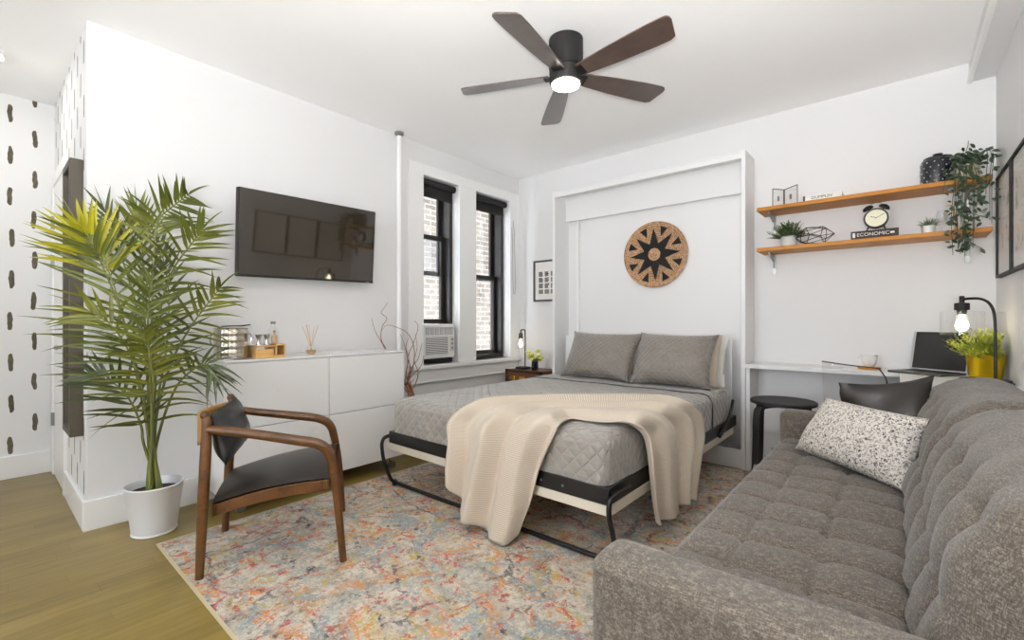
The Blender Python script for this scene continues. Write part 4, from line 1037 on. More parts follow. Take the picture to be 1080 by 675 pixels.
# upper shelf
def gframe(p0, p1, label):
    t = thing('glass_frame', label, 'picture frame', ((p0+p1)/2).to_tuple(), group='hinged glass frames on the upper shelf')
    d_ = (p1-p0); h = .135; e = .0025
    for a, b_ in ((p0, p0+V((0, 0, h))), (p1, p1+V((0, 0, h))), (p0+V((0, 0, e)), p1+V((0, 0, e))), (p0+V((0, 0, h)), p1+V((0, 0, h)))):
        MB().tube([a, b_], e, 6).build('rim', M['blackm'], t)
    m_ = MB(); m_.grid(lambda u, v: p0.lerp(p1, u)+V((0, 0, e+(h-2*e)*v)), 1, 1); m_.build('pane', M['glass'], t, solid=.002, smooth=False)
    n_ = V((-d_.y, d_.x, 0)).normalized()
    if n_.y > 0: n_ = -n_
    c = (p0+p1)/2+V((0, 0, .068))+n_*.002
    m_ = MB(); m_.grid(lambda u, v: c+d_*(u-.5)*.16+V((0, 0, (v-.5)*.035)), 1, 1); m_.build('pressed_flower', M['grille'], t, solid=.001, smooth=False)
h0, h1, h2 = V((wx(815, 3.69), 3.69, ZU)), V((wx(827, 3.765), 3.765, ZU)), V((wx(841, 3.68), 3.68, ZU))
gframe(h0, h1-V((.003, 0, 0)), 'left hinged leaf of the thin black glass frame on the upper shelf'); gframe(h1+V((.003, 0, 0)), h2, 'right hinged leaf of the thin black glass frame on the upper shelf')

def book(name, x0, x1, z, th, dep, cover, page, label, title, tcol, size, rot=0, endband=None, tfrac=.5):
    t = thing(name, label, 'book', (x0, 3.64, z))
    MB().box(x0, 3.64, z, x1, 3.64+dep, z+.003).box(x0, 3.64, z+th-.003, x1, 3.64+dep, z+th).box(x0, 3.638, z, x1, 3.642, z+th).build('cover', cover, t)
    MB().box(x0+.003, 3.643, z+.0032, x1-.003, 3.64+dep-.004, z+th-.0032).build('pages', page, t, smooth=False)
    cu = bpy.data.curves.new('title', 'FONT'); cu.body = title; cu.size = size; cu.extrude = .0004; cu.align_x = 'CENTER'; cu.align_y = 'CENTER'
    cu.materials.append(tcol)
    to = bpy.data.objects.new('tmp', cu); C.objects.link(to); bpy.context.view_layer.update(); me_ = bpy.data.meshes.new_from_object(to); bpy.data.objects.remove(to)
    o = bpy.data.objects.new('title', me_); C.objects.link(o); o.parent = t
    o.location = V((x0+(x1-x0)*tfrac, 3.6374, z+th/2))-V(t.location); o.rotation_euler = (PI/2, 0, 0)
    if endband:
        MB().box(x0-.0005, 3.6372, z-.0003, x0+.012, 3.64, z+th+.0003).build('end_band', endband, t)
    return t
book('book', wx(847, 3.64), wx(888, 3.64), ZU, .036, .13, M['paper'], M['paper'], 'white book with a dark end band lying on the upper shelf', "DUMPLIN'", M['ink'], .027, endband=M['navy'])

jc = V((wx(989, 3.75), 3.75, ZU))
t = thing('lidded_jar', 'glossy black dotted ceramic jar with a lid on the upper shelf', 'jar', jc)
MB().lathe([(.072, 0), (.078, .006), (.08, .03), (.08, .14), (.074, .158), (.066, .165)], jc, 40).build('body', M['navy'], t)
MB().lathe([(.068, .165), (.066, .172), (.04, .178), (.018, .18), (.022, .19), (.024, .195), (.012, .198)], jc, 32).build('lid', M['navy'], t)
d0 = None
for k in range(14):
    for q in range(5):
        a = 2*PI*k/14+(.22 if q % 2 else 0); pz_ = V((.0795*math.cos(a), .0795*math.sin(a), .025+q*.028))
        if d0 is None:
            m_ = MB(); m_.sph((0, 0, 0), .0042, 8); d0 = m_.build('dot', M['dot'], t, local=True); d0.location = pz_
        else:
            d_ = d0.copy(); C.objects.link(d_); d_.parent = t; d_.location = pz_

ic = V((.295, 3.75, ZU))
t = thing('trailing_plant', 'dark green trailing plant in a cream pot at the right end of the upper shelf', 'plant', ic)
MB().lathe([(.055, 0), (.06, .006), (.066, .10), (.06, .102), (.055, .08), (.002, .075)], ic, 28, close=False).build('pot', plain('cream metallic pot', (214, 200, 176), .35, metal=.4), t)
random.seed(21)
def vine(pts, n, ls=.031, par=t):
    n = max(4, int(n*.6))
    q = bz(pts, 8); mb = MB(); s_ = MB().tube(q, .0016, 5).build('vine', M['ivy'], par)
    for k in range(n):
        f = (k+.5)/n; x = f*(len(q)-1); i = min(int(x), len(q)-2); b_ = q[i].lerp(q[i+1], x-i)
        a = random.uniform(0, 2*PI); d_ = V((math.cos(a), math.sin(a)*.5-.25, random.uniform(-1.2, .7)))
        nr = V((random.uniform(-.7, .7), -1, random.uniform(-.5, .7))).normalized()
        L = ls*random.uniform(.75, 1.25)
        d_ = (d_-nr*d_.dot(nr)*.6).normalized()
        side = d_.cross(nr).normalized(); sh = [0, .5, .85, 1, .9, .6, 0]
        st_ = b_+d_*L*.35; top_ = []; bot_ = []; mid = []
        for j in range(7):
            c = st_+d_*(L*j/6)+V((0, 0, -.15*L*(j/6)**2)); w_ = L*.24*sh[j]+.0003
            top_.append(mb.bm.verts.new(c+side*w_+nr*w_*.3)); bot_.append(mb.bm.verts.new(c-side*w_+nr*w_*.3)); mid.append(mb.bm.verts.new(c))
        for j in range(6):
            mb.bm.faces.new([top_[j], top_[j+1], mid[j+1], mid[j]]); mb.bm.faces.new([mid[j], mid[j+1], bot_[j+1], bot_[j]])
    mb.build('leaves', M['ivy'], s_, ang=80)
top = ic+V((0, 0, .08))
for k in range(12):
    a = 2*PI*k/12; r = random.uniform(.06, .10)
    vine([top, top+V((r*.5*math.cos(a), r*.4*math.sin(a), .05+random.uniform(0, .05))), top+V((r*math.cos(a), min(.05, r*math.sin(a)), random.uniform(0, .06)))], 13)
vine([top, top+V((0, -.02, .08)), top+V((.01, -.03, .125)), top+V((.012, -.03, .155))], 8)
for k in range(9):   # main fall over the front of both shelves
    dx = (k-4)*.010+random.uniform(-.008, .008); ln = [268, 262, 240, 255, 270, 226, 262, 245, 215][k]
    zb_ = at(1022, ln, y=3.58).z
    vine([top+V((dx*.3, 0, 0)), top+V((dx*.6-.01, -.08, .05)), V((ic.x-.008+dx, 3.585, ZU+.02)), V((ic.x-.012+dx*1.3, 3.575, (ZU+zb_)/2)), V((ic.x-.01+dx*1.2, 3.58, zb_))], 34)
for (u, vv, n) in ((990, 205, 12), (1000, 232, 18), (1006, 262, 22)):
    e_ = at(u+4, vv, y=3.585); vine([top, top+V((-.05, -.07, .04)), at(u+8, 188, y=3.59), e_+V((.008, 0, .05)), e_], n)
for (u, vv, n) in ((1045, 205, 22), (1049, 232, 30), (1051, 236, 30)):
    e_ = at(u-5, vv, y=3.58); vine([top, top+V((.05, -.04, .06)), at(u-4, 160, y=3.64), at(u-5, 190, y=3.59), e_], n)
for (u, vv) in ((1036, 262), (1042, 230), (1004, 245), (1012, 268)):
    e_ = at(u, vv, y=3.57); vine([V((ic.x-.01, 3.58, e_.z+.12)), V((ic.x, 3.575, e_.z+.05)), e_], 7)

# lower shelf
gc = V((wx(832, 3.74), 3.74, ZL))
t = thing('potted_plant', 'bushy dark green plant in a pale grey pot on the lower shelf', 'plant', gc)
MB().lathe([(.042, 0), (.046, .004), (.052, .078), (.048, .08), (.045, .06), (.002, .055)], gc, 28, close=False).build('pot', M['concrete'], t)
random.seed(31); m_ = MB()
for k in range(170):
    a = random.uniform(0, 2*PI); e = random.uniform(.25, 1.5); b_ = gc+V((random.uniform(-.03, .03), random.uniform(-.03, .03), .06))
    d_ = V((math.cos(a), math.sin(a)*.8, math.tan(min(e, 1.35))*.6)).normalized(); L = random.uniform(.075, .13)
    m_.tube([b_, b_+d_*L], .0009, 4)
    for q in range(5): leafshape(m_, b_+d_*L*(.35+.15*q), d_+V((random.uniform(-.8, .8), random.uniform(-.8, .8), random.uniform(-.3, .7))), .022, .009)
m_.build('foliage', M['grass'], t)

wc = V((wx(858.5, 3.72), 3.72, ZL))
t = thing('wire_ornament', 'black geometric wire ornament on the lower shelf beside the grey pot', 'ornament', wc)
n1 = [V((-.11, 0, .06)), V((.115, .0, .065))]
ringa = [V((-.055+.02*math.cos(k*1.3), .065*math.cos(2*PI*k/5), .066+.062*math.sin(2*PI*k/5+.3))) for k in range(5)]
ringb = [V((.055+.01*math.cos(k*1.7), .065*math.cos(2*PI*k/5+.6), .066+.062*math.sin(2*PI*k/5+.9))) for k in range(5)]
m_ = MB(); E_ = []
for k in range(5):
    E_ += [(n1[0], ringa[k]), (n1[1], ringb[k]), (ringa[k], ringa[(k+1) % 5]), (ringb[k], ringb[(k+1) % 5]), (ringa[k], ringb[k]), (ringa[k], ringb[(k+4) % 5])]
for a, b_ in E_: m_.tube([wc+a, wc+b_], .0022, 6)
m_.build('wire_frame', M['black'], t)

bx_a, bx_b = wx(897.5, 3.64), wx(948, 3.64)
book('book', bx_a, bx_b, ZL, .05, .17, M['board'], M['paper'], 'thick dark book lying under the alarm clock on the lower shelf', 'ECONOMIC', M['paper'], .030, tfrac=.47)
MB().box(bx_a+.008, 3.6368, ZL+.010, bx_a+.022, 3.6385, ZL+.040).build('spine_emblem', M['paper'], bpy.data.objects['book.001'], smooth=False)
ob = MB().box(bx_b-.04, 3.6368, ZL+.02, bx_b-.02, 3.6385, ZL+.032).build('spine_emblem', M['paper'], bpy.data.objects['book.001'], smooth=False)

ck = V((wx(924, 3.68), 3.68, ZL+.05)); cr_ = .062
t = thing('alarm_clock', 'black twin bell alarm clock standing on the dark book', 'clock', ck)
cc = ck+V((0, 0, cr_+.014))
m_ = MB().lathe([(cr_*.9, .028), (cr_, .02), (cr_, -.022), (cr_*.95, -.03), (cr_*.86, -.03), (cr_*.86, -.024), (.002, -.024)], cc, 36, m=Matrix.Rotation(-PI/2, 4, 'X') @ Matrix.Rotation(PI, 4, 'X') @ Matrix.Rotation(PI, 4, 'X'), close=False)
m_.bm.free()
mrot = Matrix.Rotation(PI/2, 4, 'X')
MB().lathe([(.002, -.026), (cr_*.9, -.026), (cr_, -.018), (cr_, .022), (cr_*.95, .028), (cr_*.87, .028), (cr_*.87, .020), (.002, .020)], cc, 40, m=mrot, close=False).build('case', M['black'], t)
MB().lathe([(.001, .0), (cr_*.86, .0), (cr_*.86, .0015), (.001, .0015)], cc+V((0, -.0205, 0)), 36, m=mrot, close=False).build('dial', plain('cream dial', (240, 234, 205), .6), t)
MB().tube([cc+V((.004, -.0235, .002)), cc+V((-.027, -.0235, .012))], .0014, 5).build('hour_hand', M['ink'], t)
MB().tube([cc+V((-.004, -.0235, -.002)), cc+V((.042, -.0235, .024))], .0012, 5).build('minute_hand', M['ink'], t)
for s_ in (-1, 1):
    c = cc+V((s_*.038, 0, .062))
    MB().lathe([(.03, 0), (.029, .008), (.021, .018), (.006, .023)], c, 20, m=Matrix.Rotation(s_*.5, 4, 'Y')).build('bell', M['black'], t)
    MB().tube([cc+V((s_*.035, 0, -.045)), cc+V((s_*.048, -.005, -cr_-.0135))], .004, 8).build('foot', M['black'], t)
    MB().tube([cc+V((s_*.03, 0, .05)), c+V((0, 0, .002))], .003, 6).build('bell_post', M['black'], t)
MB().tube(bz([cc+V((-.03, 0, .078)), cc+V((-.024, 0, .094)), cc+V((0, 0, .10)), cc+V((.024, 0, .094)), cc+V((.03, 0, .078))]), .0018, 6).build('handle', M['chrome'], t)

sc_ = V((wx(979.5, 3.72), 3.72, ZL))
t = thing('potted_succulent', 'small spiky succulent in a white pot on the lower shelf', 'plant', sc_)
MB().lathe([(.024, 0), (.027, .003), (.031, .052), (.028, .053), (.026, .045), (.002, .042)], sc_, 24, close=False).build('pot', M['ceramic'], t)
random.seed(41); m_ = MB()
for k in range(34):
    a = k*2.4; e = .3+1.1*k/34; d_ = V((math.cos(a)*math.cos(e), math.sin(a)*math.cos(e), math.sin(e)))
    blade(m_, sc_+V((0, 0, .042)), d_, random.uniform(.05, .075), .011, .05, V((d_.y, -d_.x, .5)).normalized(), 4)
m_.build('leaves', M['succ'], t)
for u, y_, lb in ((993.5, 3.74, 'left clear stemmed wine glass on the lower shelf'), (1001.5, 3.75, 'right clear stemmed wine glass on the lower shelf')):
    c = V((wx(u, y_), y_, ZL))
    o = MB().lathe([(.028, 0), (.028, .002), (.004, .006), (.003, .055), (.012, .066), (.026, .09), (.027, .115), (.022, .14), (.0212, .14), (.026, .115), (.025, .091), (.002, .068)], c, 24, close=False).build('wine_glass', M['glass'])
    tag(o, lb, 'glass', 'wine glasses on the lower shelf')
wc = V((wx(1008, 3.70), 3.70, ZL))
t = thing('wooden_figurine', 'slender tan long necked wooden bird behind the trailing plant', 'ornament', wc)
MB().lathe([(.018, 0), (.02, .004), (.018, .01), (.004, .014)], wc, 16).build('base', M['bamboo'], t)
MB().tube(bz([wc+V((0, 0, .012)), wc+V((.004, 0, .05)), wc+V((-.006, 0, .10)), wc+V((-.014, 0, .145)), wc+V((-.022, 0, .158)), wc+V((-.042, 0, .154))]), [.008, .002], 8).build('body', M['bamboo'], t)

# ------------------------------------------------------------------ frames on the right wall
for k, (a, b_, lb) in enumerate(((3.275, 3.693, 'black framed print on the right wall nearest the shelves'), (2.842, 3.262, 'black framed print on the right wall, second from the shelves'), (2.41, 2.829, 'black framed print on the right wall, farthest from the shelves'))):
    z0, z1 = 1.318, 1.875; w = .014; xx = XR-.022
    t = thing('framed_print', lb, 'picture', (XR, (a+b_)/2, z0), group='black framed prints on the right wall')
    MB().box(xx, a, z0, XR, a+w, z1).box(xx, b_-w, z0, XR, b_, z1).box(xx, a+w, z0, XR, b_-w, z0+w).box(xx, a+w, z1-w, XR, b_-w, z1).build('frame', M['blackm'], t, smooth=False)
    mt_ = MB().box(xx+.010, a+w, z0+w, XR-.001, b_-w, z1-w).build('mat_board', M['paper'], t, smooth=False)
    q = MB().box(xx+.009, a+.075, z0+.085, xx+.0102, b_-.075, z1-.085)
    pm = make_print(k+1); o = q.build('print', pm, mt_, smooth=False)
    MB().box(xx+.003, a+w, z0+w, xx+.005, b_-w, z1-w).build('glazing', M['picglass'], t, smooth=False)

# ------------------------------------------------------------------ desk
DZ = .77
t = thing('wall_desk', 'white wall desk with a deeper right leaf under the shelves', 'desk', (-.2, 3.7, 0))
MB().prism([(-.862, 3.585), (.005, 3.585), (.005, 3.045), (XR-.004, 3.045), (XR-.004, YB-.003), (-.862+.0, YB-.003)][::-1], lambda p_: V((p_[0] if p_[0] > -.86 else -.843, p_[1], DZ-.028)), lambda p_: V((p_[0] if p_[0] > -.86 else -.843, p_[1], DZ))).build('desktop', M['cab'], t, smooth=False, bevel=.002)
MB().box(-.842, 3.60, 0, -.814, YB-.003, DZ-.028).build('side_panel', M['cab'], t, bevel=.002)
MB().box(-.814, 3.845, .25, XR-.02, YB-.004, DZ-.028).build('back_board', M['cab'], t)
MB().box(XR-.03, 3.06, 0, XR-.005, 3.80, DZ-.028).build('side_panel', M['cab'], t, bevel=.002)
# cup on coaster
c = V((-.145, 3.725, DZ))
o = MB().lathe([(.056, 0), (.06, .004), (.06, .012), (.056, .014)], c, 28).build('coaster', M['shelfwood']); tag(o, 'round wooden coaster under the white cup on the desk', 'coaster')
c = c+V((0, 0, .0145))
t = thing('cup', 'small white cup standing on the wooden coaster', 'cup', c)
MB().lathe([(.024, 0), (.026, .003), (.038, .03), (.044, .07), (.0445, .078), (.042, .078), (.036, .03), (.002, .008)], c, 28, close=False).build('body', M['ceramic'], t)
MB().tube(bz([c+V((-.040, -.012, .066)), c+V((-.060, -.018, .062)), c+V((-.062, -.018, .042)), c+V((-.038, -.012, .034))]), .0045, 8).build('handle', M['ceramic'], t)

# laptop
la, lb_ = V((.062, 3.775, DZ)), V((.275, 3.640, DZ))
ex = (lb_-la).normalized(); ey = V((ex.y, -ex.x, 0))
if ey.y > 0: ey = -ey
t = thing('laptop', 'open dark screened laptop standing on the desk', 'laptop', la.lerp(lb_, .5).to_tuple())
ML = Matrix(((ex.x, -ey.x, 0, la.x), (ex.y, -ey.y, 0, la.y), (0, 0, 1, la.z), (0, 0, 0, 1)))
LW = (lb_-la).length+.02
dk = MB().box(0, -.215, 0, LW, 0, .013, ML).build('deck', M['darkgrey'], t, bevel=.003)
MB().box(.02, -.12, .0131, LW-.02, -.015, .0145, ML).build('keyboard', M['blackm'], dk, smooth=False)
MB().box(LW/2-.05, -.20, .0131, LW/2+.05, -.13, .0137, ML).build('trackpad', M['steel'], dk, smooth=False)
MLs = ML @ Matrix.Translation((0, -.004, .014)) @ Matrix.Rotation(math.radians(-11), 4, 'X')
ld = MB().box(-.012, .0, 0, LW+.003, .008, .235, MLs).build('lid', M['silver'], t, bevel=.003)
MB().box(.003, -.0015, .008, LW-.003, 0, .232, MLs).build('screen', M['screen'], ld, smooth=False)

# desk lamp
lc = V((.332, 3.30, DZ))
t = thing('desk_lamp', 'black arched desk lamp with a clear glass shade and lit bulb', 'lamp', lc)
MB().lathe([(.092, 0), (.095, .003), (.095, .014), (.090, .017), (.002, .017)], lc, 40, close=False).build('base', M['black'], t)
pb = V((.366, 3.28, DZ+.015)); sk = V((wx(1014.5, 3.42), 3.42, 1.19))
MB().tube(bz([pb, pb+V((0, 0, .15)), V((.364, 3.29, 1.10)), V((.350, 3.31, 1.165)), V((.322, 3.35, 1.193)), V((.285, 3.39, 1.198)), sk+V((0, 0, .005))], 8), .0065, 10).build('pole', M['black'], t)
MB().lathe([(.03, -.052), (.031, -.048), (.031, -.018), (.028, -.014), (.011, -.012), (.011, .022), (.008, .024)], sk, 24).build('socket', M['blackm'], t)
MB().lathe([(.018, -.075), (.022, -.052)], sk, 20).build('bulb_holder', M['shade_socket'], t)
MB().lathe([(.024, -.055), (.086, -.056), (.088, -.06), (.088, -.185), (.0865, -.185), (.0865, -.061), (.024, -.058)], sk, 40, close=False).build('glass_shade', M['glass'], t)
bulb(MB(), sk+V((0, 0, -.165)), .027, .092).build('bulb', M['bulb'], t)
MB().tube(bz([lc+V((.06, -.07, .005)), lc+V((.085, -.08, .004)), lc+V((.096, -.03, .004)), lc+V((.098, .2, .004))]), .003, 6).build('power_cord', M['black'], t)

# yellow potted plant
gp = V((.354, 3.50, DZ))
t = thing('potted_plant', 'lime green bushy plant in a shiny gold pot beside the desk lamp', 'plant', gp)
MB().lathe([(.062, 0), (.065, .004), (.077, .128), (.079, .132), (.075, .132), (.07, .11), (.002, .105)], gp, 36, close=False).build('pot', M['gold'], t)
random.seed(51); m_ = MB()
for k in range(230):
    a = random.uniform(0, 2*PI); b_ = gp+V((random.uniform(-.04, .04), random.uniform(-.04, .04), .10))
    el = random.uniform(.2, 1.4); d_ = V((math.cos(a)*math.cos(el), math.sin(a)*math.cos(el), math.sin(el))); L = random.uniform(.08, .17)
    e_ = b_+d_*L
    if e_.x > XR-.02: d_.x *= .2; e_ = b_+d_*L
    m_.tube([b_, e_], .001, 4)
    for q in range(7):
        dd = d_+V((random.uniform(-.9, .9), random.uniform(-.9, .9), random.uniform(-.2, .7)))
        pp_ = b_+d_*L*(.35+.11*q)
        if pp_.x > XR-.04: dd.x = -abs(dd.x)
        leafshape(m_, pp_, dd, .026, .009)
m_.build('foliage', M['lime'], t)

# ------------------------------------------------------------------ clear chair behind the sofa
t = thing('clear_chair', 'clear acrylic chair with a dark top edge between the sofa and the desk', 'chair', (-.2, 3.25, 0))
cb0, cb1 = at(867, 381, y=3.13), at(927, 388.5, y=3.13)
c2 = at(934, 398, y=3.13); c3 = at(937, 410, y=3.13)
rim = bz([cb0, cb0.lerp(cb1, .5)+V((0, 0, .002)), cb1, c2, c3, V((c3.x+.004, 3.135, .48))], 6)
lefts = V((cb0.x+.012, 3.135, .48))
def acr(u, v):
    a = cb0.lerp(lefts, v); r_ = along([cb1, c2, c3, V((c3.x+.004, 3.135, .48))], v)
    q = a.lerp(r_, u); q.y -= .035*math.sin(PI*u)-.0; return q
m_ = MB(); m_.grid(acr, 14, 10); m_.build('backrest', M['acrylic'], t, solid=.006)
m_ = MB()
def arc(u): 
    q = cb0.lerp(cb1, u); q.y -= .035*math.sin(PI*u); return q
m_.tube([arc(k/10) for k in range(11)]+[c2, c3], .0035, 6).build('top_edge', M['blackm'], t)
MB().box(cb0.x+.005, 3.135, .445, c3.x+.005, 3.50, .46).build('seat', M['acrylic'], t, bevel=.005)
for (x, y) in ((cb0.x+.025, 3.15), (c3.x-.015, 3.15), (cb0.x+.025, 3.48), (c3.x-.015, 3.48)): MB().tube([(x, y, .445), (x, y, 0)], [.016, .011], 10).build('leg', M['acrylic'], t)

# ------------------------------------------------------------------ round stool
sx, sy, sz = -.535, 3.17, .60
t = thing('round_stool', 'black round bentwood stool tucked behind the sofa by the desk', 'stool', (sx, sy, 0))
MB().lathe([(.002, sz-.022), (.17, sz-.022), (.177, sz-.018), (.178, sz-.006), (.172, sz), (.002, sz)], (sx, sy, 0), 40, close=False).build('seat', M['blackm'], t)
for k in range(4):
    a = PI/4+k*PI/2+.15; d_ = V((math.cos(a), math.sin(a), 0)); s_ = V((-d_.y, d_.x, 0))
    cen = V((sx, sy, 0)); pts = [cen+d_*.03+V((0, 0, sz-.03)), cen+d_*.13+V((0, 0, sz-.032)), cen+d_*.165+V((0, 0, sz-.045)), cen+d_*.183+V((0, 0, sz-.09)), cen+d_*.19+V((0, 0, .3)), cen+d_*.20+V((0, 0, .0108))]
    q = bz(pts, 6); m_ = MB()
    def lf(u, v):
        i = min(int(u*(len(q)-1)), len(q)-2); fr_ = u*(len(q)-1)-i; c = q[i].lerp(q[i+1], fr_); tn = (q[i+1]-q[i]).normalized(); nn = tn.cross(s_).normalized()
        k4 = int(round(v*4)) % 4; cs = [(-1, -1), (1, -1), (1, 1), (-1, 1)][k4]
        return c+s_*(.026*cs[0])+nn*(.009*cs[1])
    g_ = m_.grid(lf, 30, 4, closev=True); m_.bm.faces.new(g_[0]); m_.bm.faces.new(g_[-1])
    m_.build('leg', M['blackm'], t, bevel=.002)

# ------------------------------------------------------------------ sofa
t = thing('sofa', 'grey tufted sofa bed along the right wall', 'sofa', (-.05, 1.86, 0))
AY = ((.812, .945), (2.77, 2.90)); AX0, AX1 = -.488, .36
def slab(x0, x1, y0, y1, z0, z1, r, h, seed=0, wr=0.0): return rbox(x0, x1, y0, y1, z0, z1, r, h, wr, seed, 'tfblr')
for (a, b_) in AY:
    m_ = slab(AX0, AX1, a, b_, .10, .605, .034, .02, wr=.0015)
    ar = m_.build('arm', M['sofa'], t, ang=60)
    yy = a+.028 if a > 2 else b_-.028
MB().box(AX0+.03, AY[0][1], .15, .34, AY[1][0], .30).build('base', M['sofa'], t, bevel=.01)
YS = (.948, 2.767)
YC = [1.271-.178*2+.178*k for k in range(12)]
XC = [-.34, -.16, .02]
def gs(d_, w_): return math.exp(-abs(d_)/w_)
def seatpt(u, v):
    y = YS[0]+(YS[1]-YS[0])*v
    prof = [(-.455, .285), (-.478, .31), (-.497, .345), (-.500, .39), (-.49, .425), (-.465, .447), (-.43, .456), (-.34, .457), (-.25, .457), (-.16, .457), (-.07, .457), (.02, .455), (.07, .45), (.09, .44)]
    x_ = u*(len(prof)-1); i = min(int(x_), len(prof)-2); f = x_-i
    x = prof[i][0]+(prof[i+1][0]-prof[i][0])*f; z = prof[i][1]+(prof[i+1][1]-prof[i][1])*f
    wav = .006*math.sin(x*14+y*9)
    dy = min(abs(y+wav-c) for c in YC); dx = min(abs(x+wav*.6-c) for c in XC)
    h = -.014*gs(dy, .006) - (.013*gs(dx, .006) if z > .44 else 0) - .010*gs(dy, .03)*gs(dx, .03)
    h += .011*(1-(1-min(1, dy/.089))**2.5)-.005+(.003*(1-(1-min(1, dx/.09))**2.5) if z > .44 else .002)
    h += mnoise.noise(V((x*9, y*9, 1)))*.006
    wy_ = .010*math.sin((x+.5)*9)
    if x > -.46: return V((x, y+wy_*0, z+h))
    nx_ = -1 if z < .42 else -.6
    return V((x-h*nx_*-1*-1, y, z+(h if z > .42 else 0)))
m_ = MB(); m_.grid(seatpt, 110, 330)
m_.box(-.45, YS[0]+.003, .29, .34, YS[1]-.003, .40)
m_.build('seat_cushion', M['sofa'], t, ang=100)
BP = [(.05, .40), (.028, .43), (.022, .48), (.040, .55), (.058, .62), (.078, .69), (.098, .745), (.122, .79), (.158, .825), (.20, .845), (.25, .852), (.30, .845), (.345, .825), (.375, .785), (.385, .70), (.385, .45)]
def backpt(y0, y1, u, v):
    y = y0+(y1-y0)*v
    x_ = u*(len(BP)-1); i = min(int(x_), len(BP)-2); f = x_-i
    pa, pb_ = V((BP[i][0], 0, BP[i][1])), V((BP[i+1][0], 0, BP[i+1][1]))
    q = pa.lerp(pb_, f); pprev = V((BP[max(i-1, 0)][0], 0, BP[max(i-1, 0)][1])); pn = V((BP[min(i+2, len(BP)-1)][0], 0, BP[min(i+2, len(BP)-1)][1]))
    tan = ((pb_-pprev).lerp(pn-pa, f)).normalized(); nrm = V((-tan.z, 0, tan.x))
    e = min(y-y0, y1-y); er = max(0, 1-e/.085)
    q.y = y; q -= nrm*(.075*er**2.4)
    if e < .02 and v not in (0, 1): pass
    rows = [1.4, 3.8, 6.2]
    W_ = y1-y0; wav = .008*math.sin(x_*1.1+y*7); cols = [y0+W_*k/5 for k in range(1, 5)]
    fade = max(0, min(1, (7.8-x_)/2.2))
    dcol = min(abs(y+wav-c) for c in cols); drow = min(abs((x_-r_)*.062+wav) for r_ in rows)
    dent = fade*(.010*gs(dcol, .007)+.005*gs(drow, .008)+.034*math.exp(-(math.hypot(dcol, drow)/.030)))
    bul = fade*(.010*(1-(1-min(1, dcol/.09))**2.5)+.006*(1-(1-min(1, drow/.085))**2.5))
    if x_ < 13: q += nrm*(bul-dent)
    q += nrm*(mnoise.noise(V((q.x*7, q.y*7, q.z*7)))*.008+.004*math.exp(-((x_-9.6)/.5)**2)*-1)
    return q
for (a, b_) in ((.950, 1.852), (1.858, 2.765)):
    m_ = MB(); g_ = m_.grid(lambda u, v: backpt(a, b_, u, v), 120, 130)
    for col in (0, -1):
        m_.bm.faces.new([g_[i][col] for i in range(0, 121)])
    m_.build('back_cushion', M['sofa'], t, ang=60)
for x in (-.40, .28):
    for y in (.90, 2.82): MB().tube([(x, y, .10), (x+(.0), y, .0105 if x < -.2 else 0.001)], [.022, .014], 12).build('leg', M['walnut'], t)

# cushions on the sofa
BLp, BRp = V((-.365, 2.50, .470)), V((.028, 2.13, .470))
hd = (BRp-BLp).normalized(); bk = V((.69, .72, 0)).normalized()
def onplane(u, v, lean):
    n_ = hd.cross((bk*lean+V((0, 0, 1))).normalized()); d_ = ray(u, v); o_ = V((0, 0, HC)); tt = (BLp-o_).dot(n_)/d_.dot(n_); return o_+d_*tt
TLp, TRp = onplane(872, 419, .42), onplane(980, 442, .42)
BLq, BRq = onplane(838, 473, .42), onplane(956, 520, .42)
BLq.z = max(BLq.z, .462); BRq.z = max(BRq.z, .462)
pillow('throw_pillow', BLq, BRq, TRp, TLp, .15, M['boucle'], 'black and cream speckled boucle throw pillow on the sofa', pin=.03, wr=.006, seed=3)
bpo = V((.06, .075, 0))
BL2, BR2 = V((-.21, 2.72, .475)), V((.085, 2.40, .475))
TL2, TR2 = at(884, 403, t=2.17), at(986, 395, t=1.99)
pillow('throw_pillow', BL2, BR2, TR2, TL2, .12, M['blackleather'], 'black leather throw pillow behind the speckled one', pin=.10, wr=.012, seed=7)

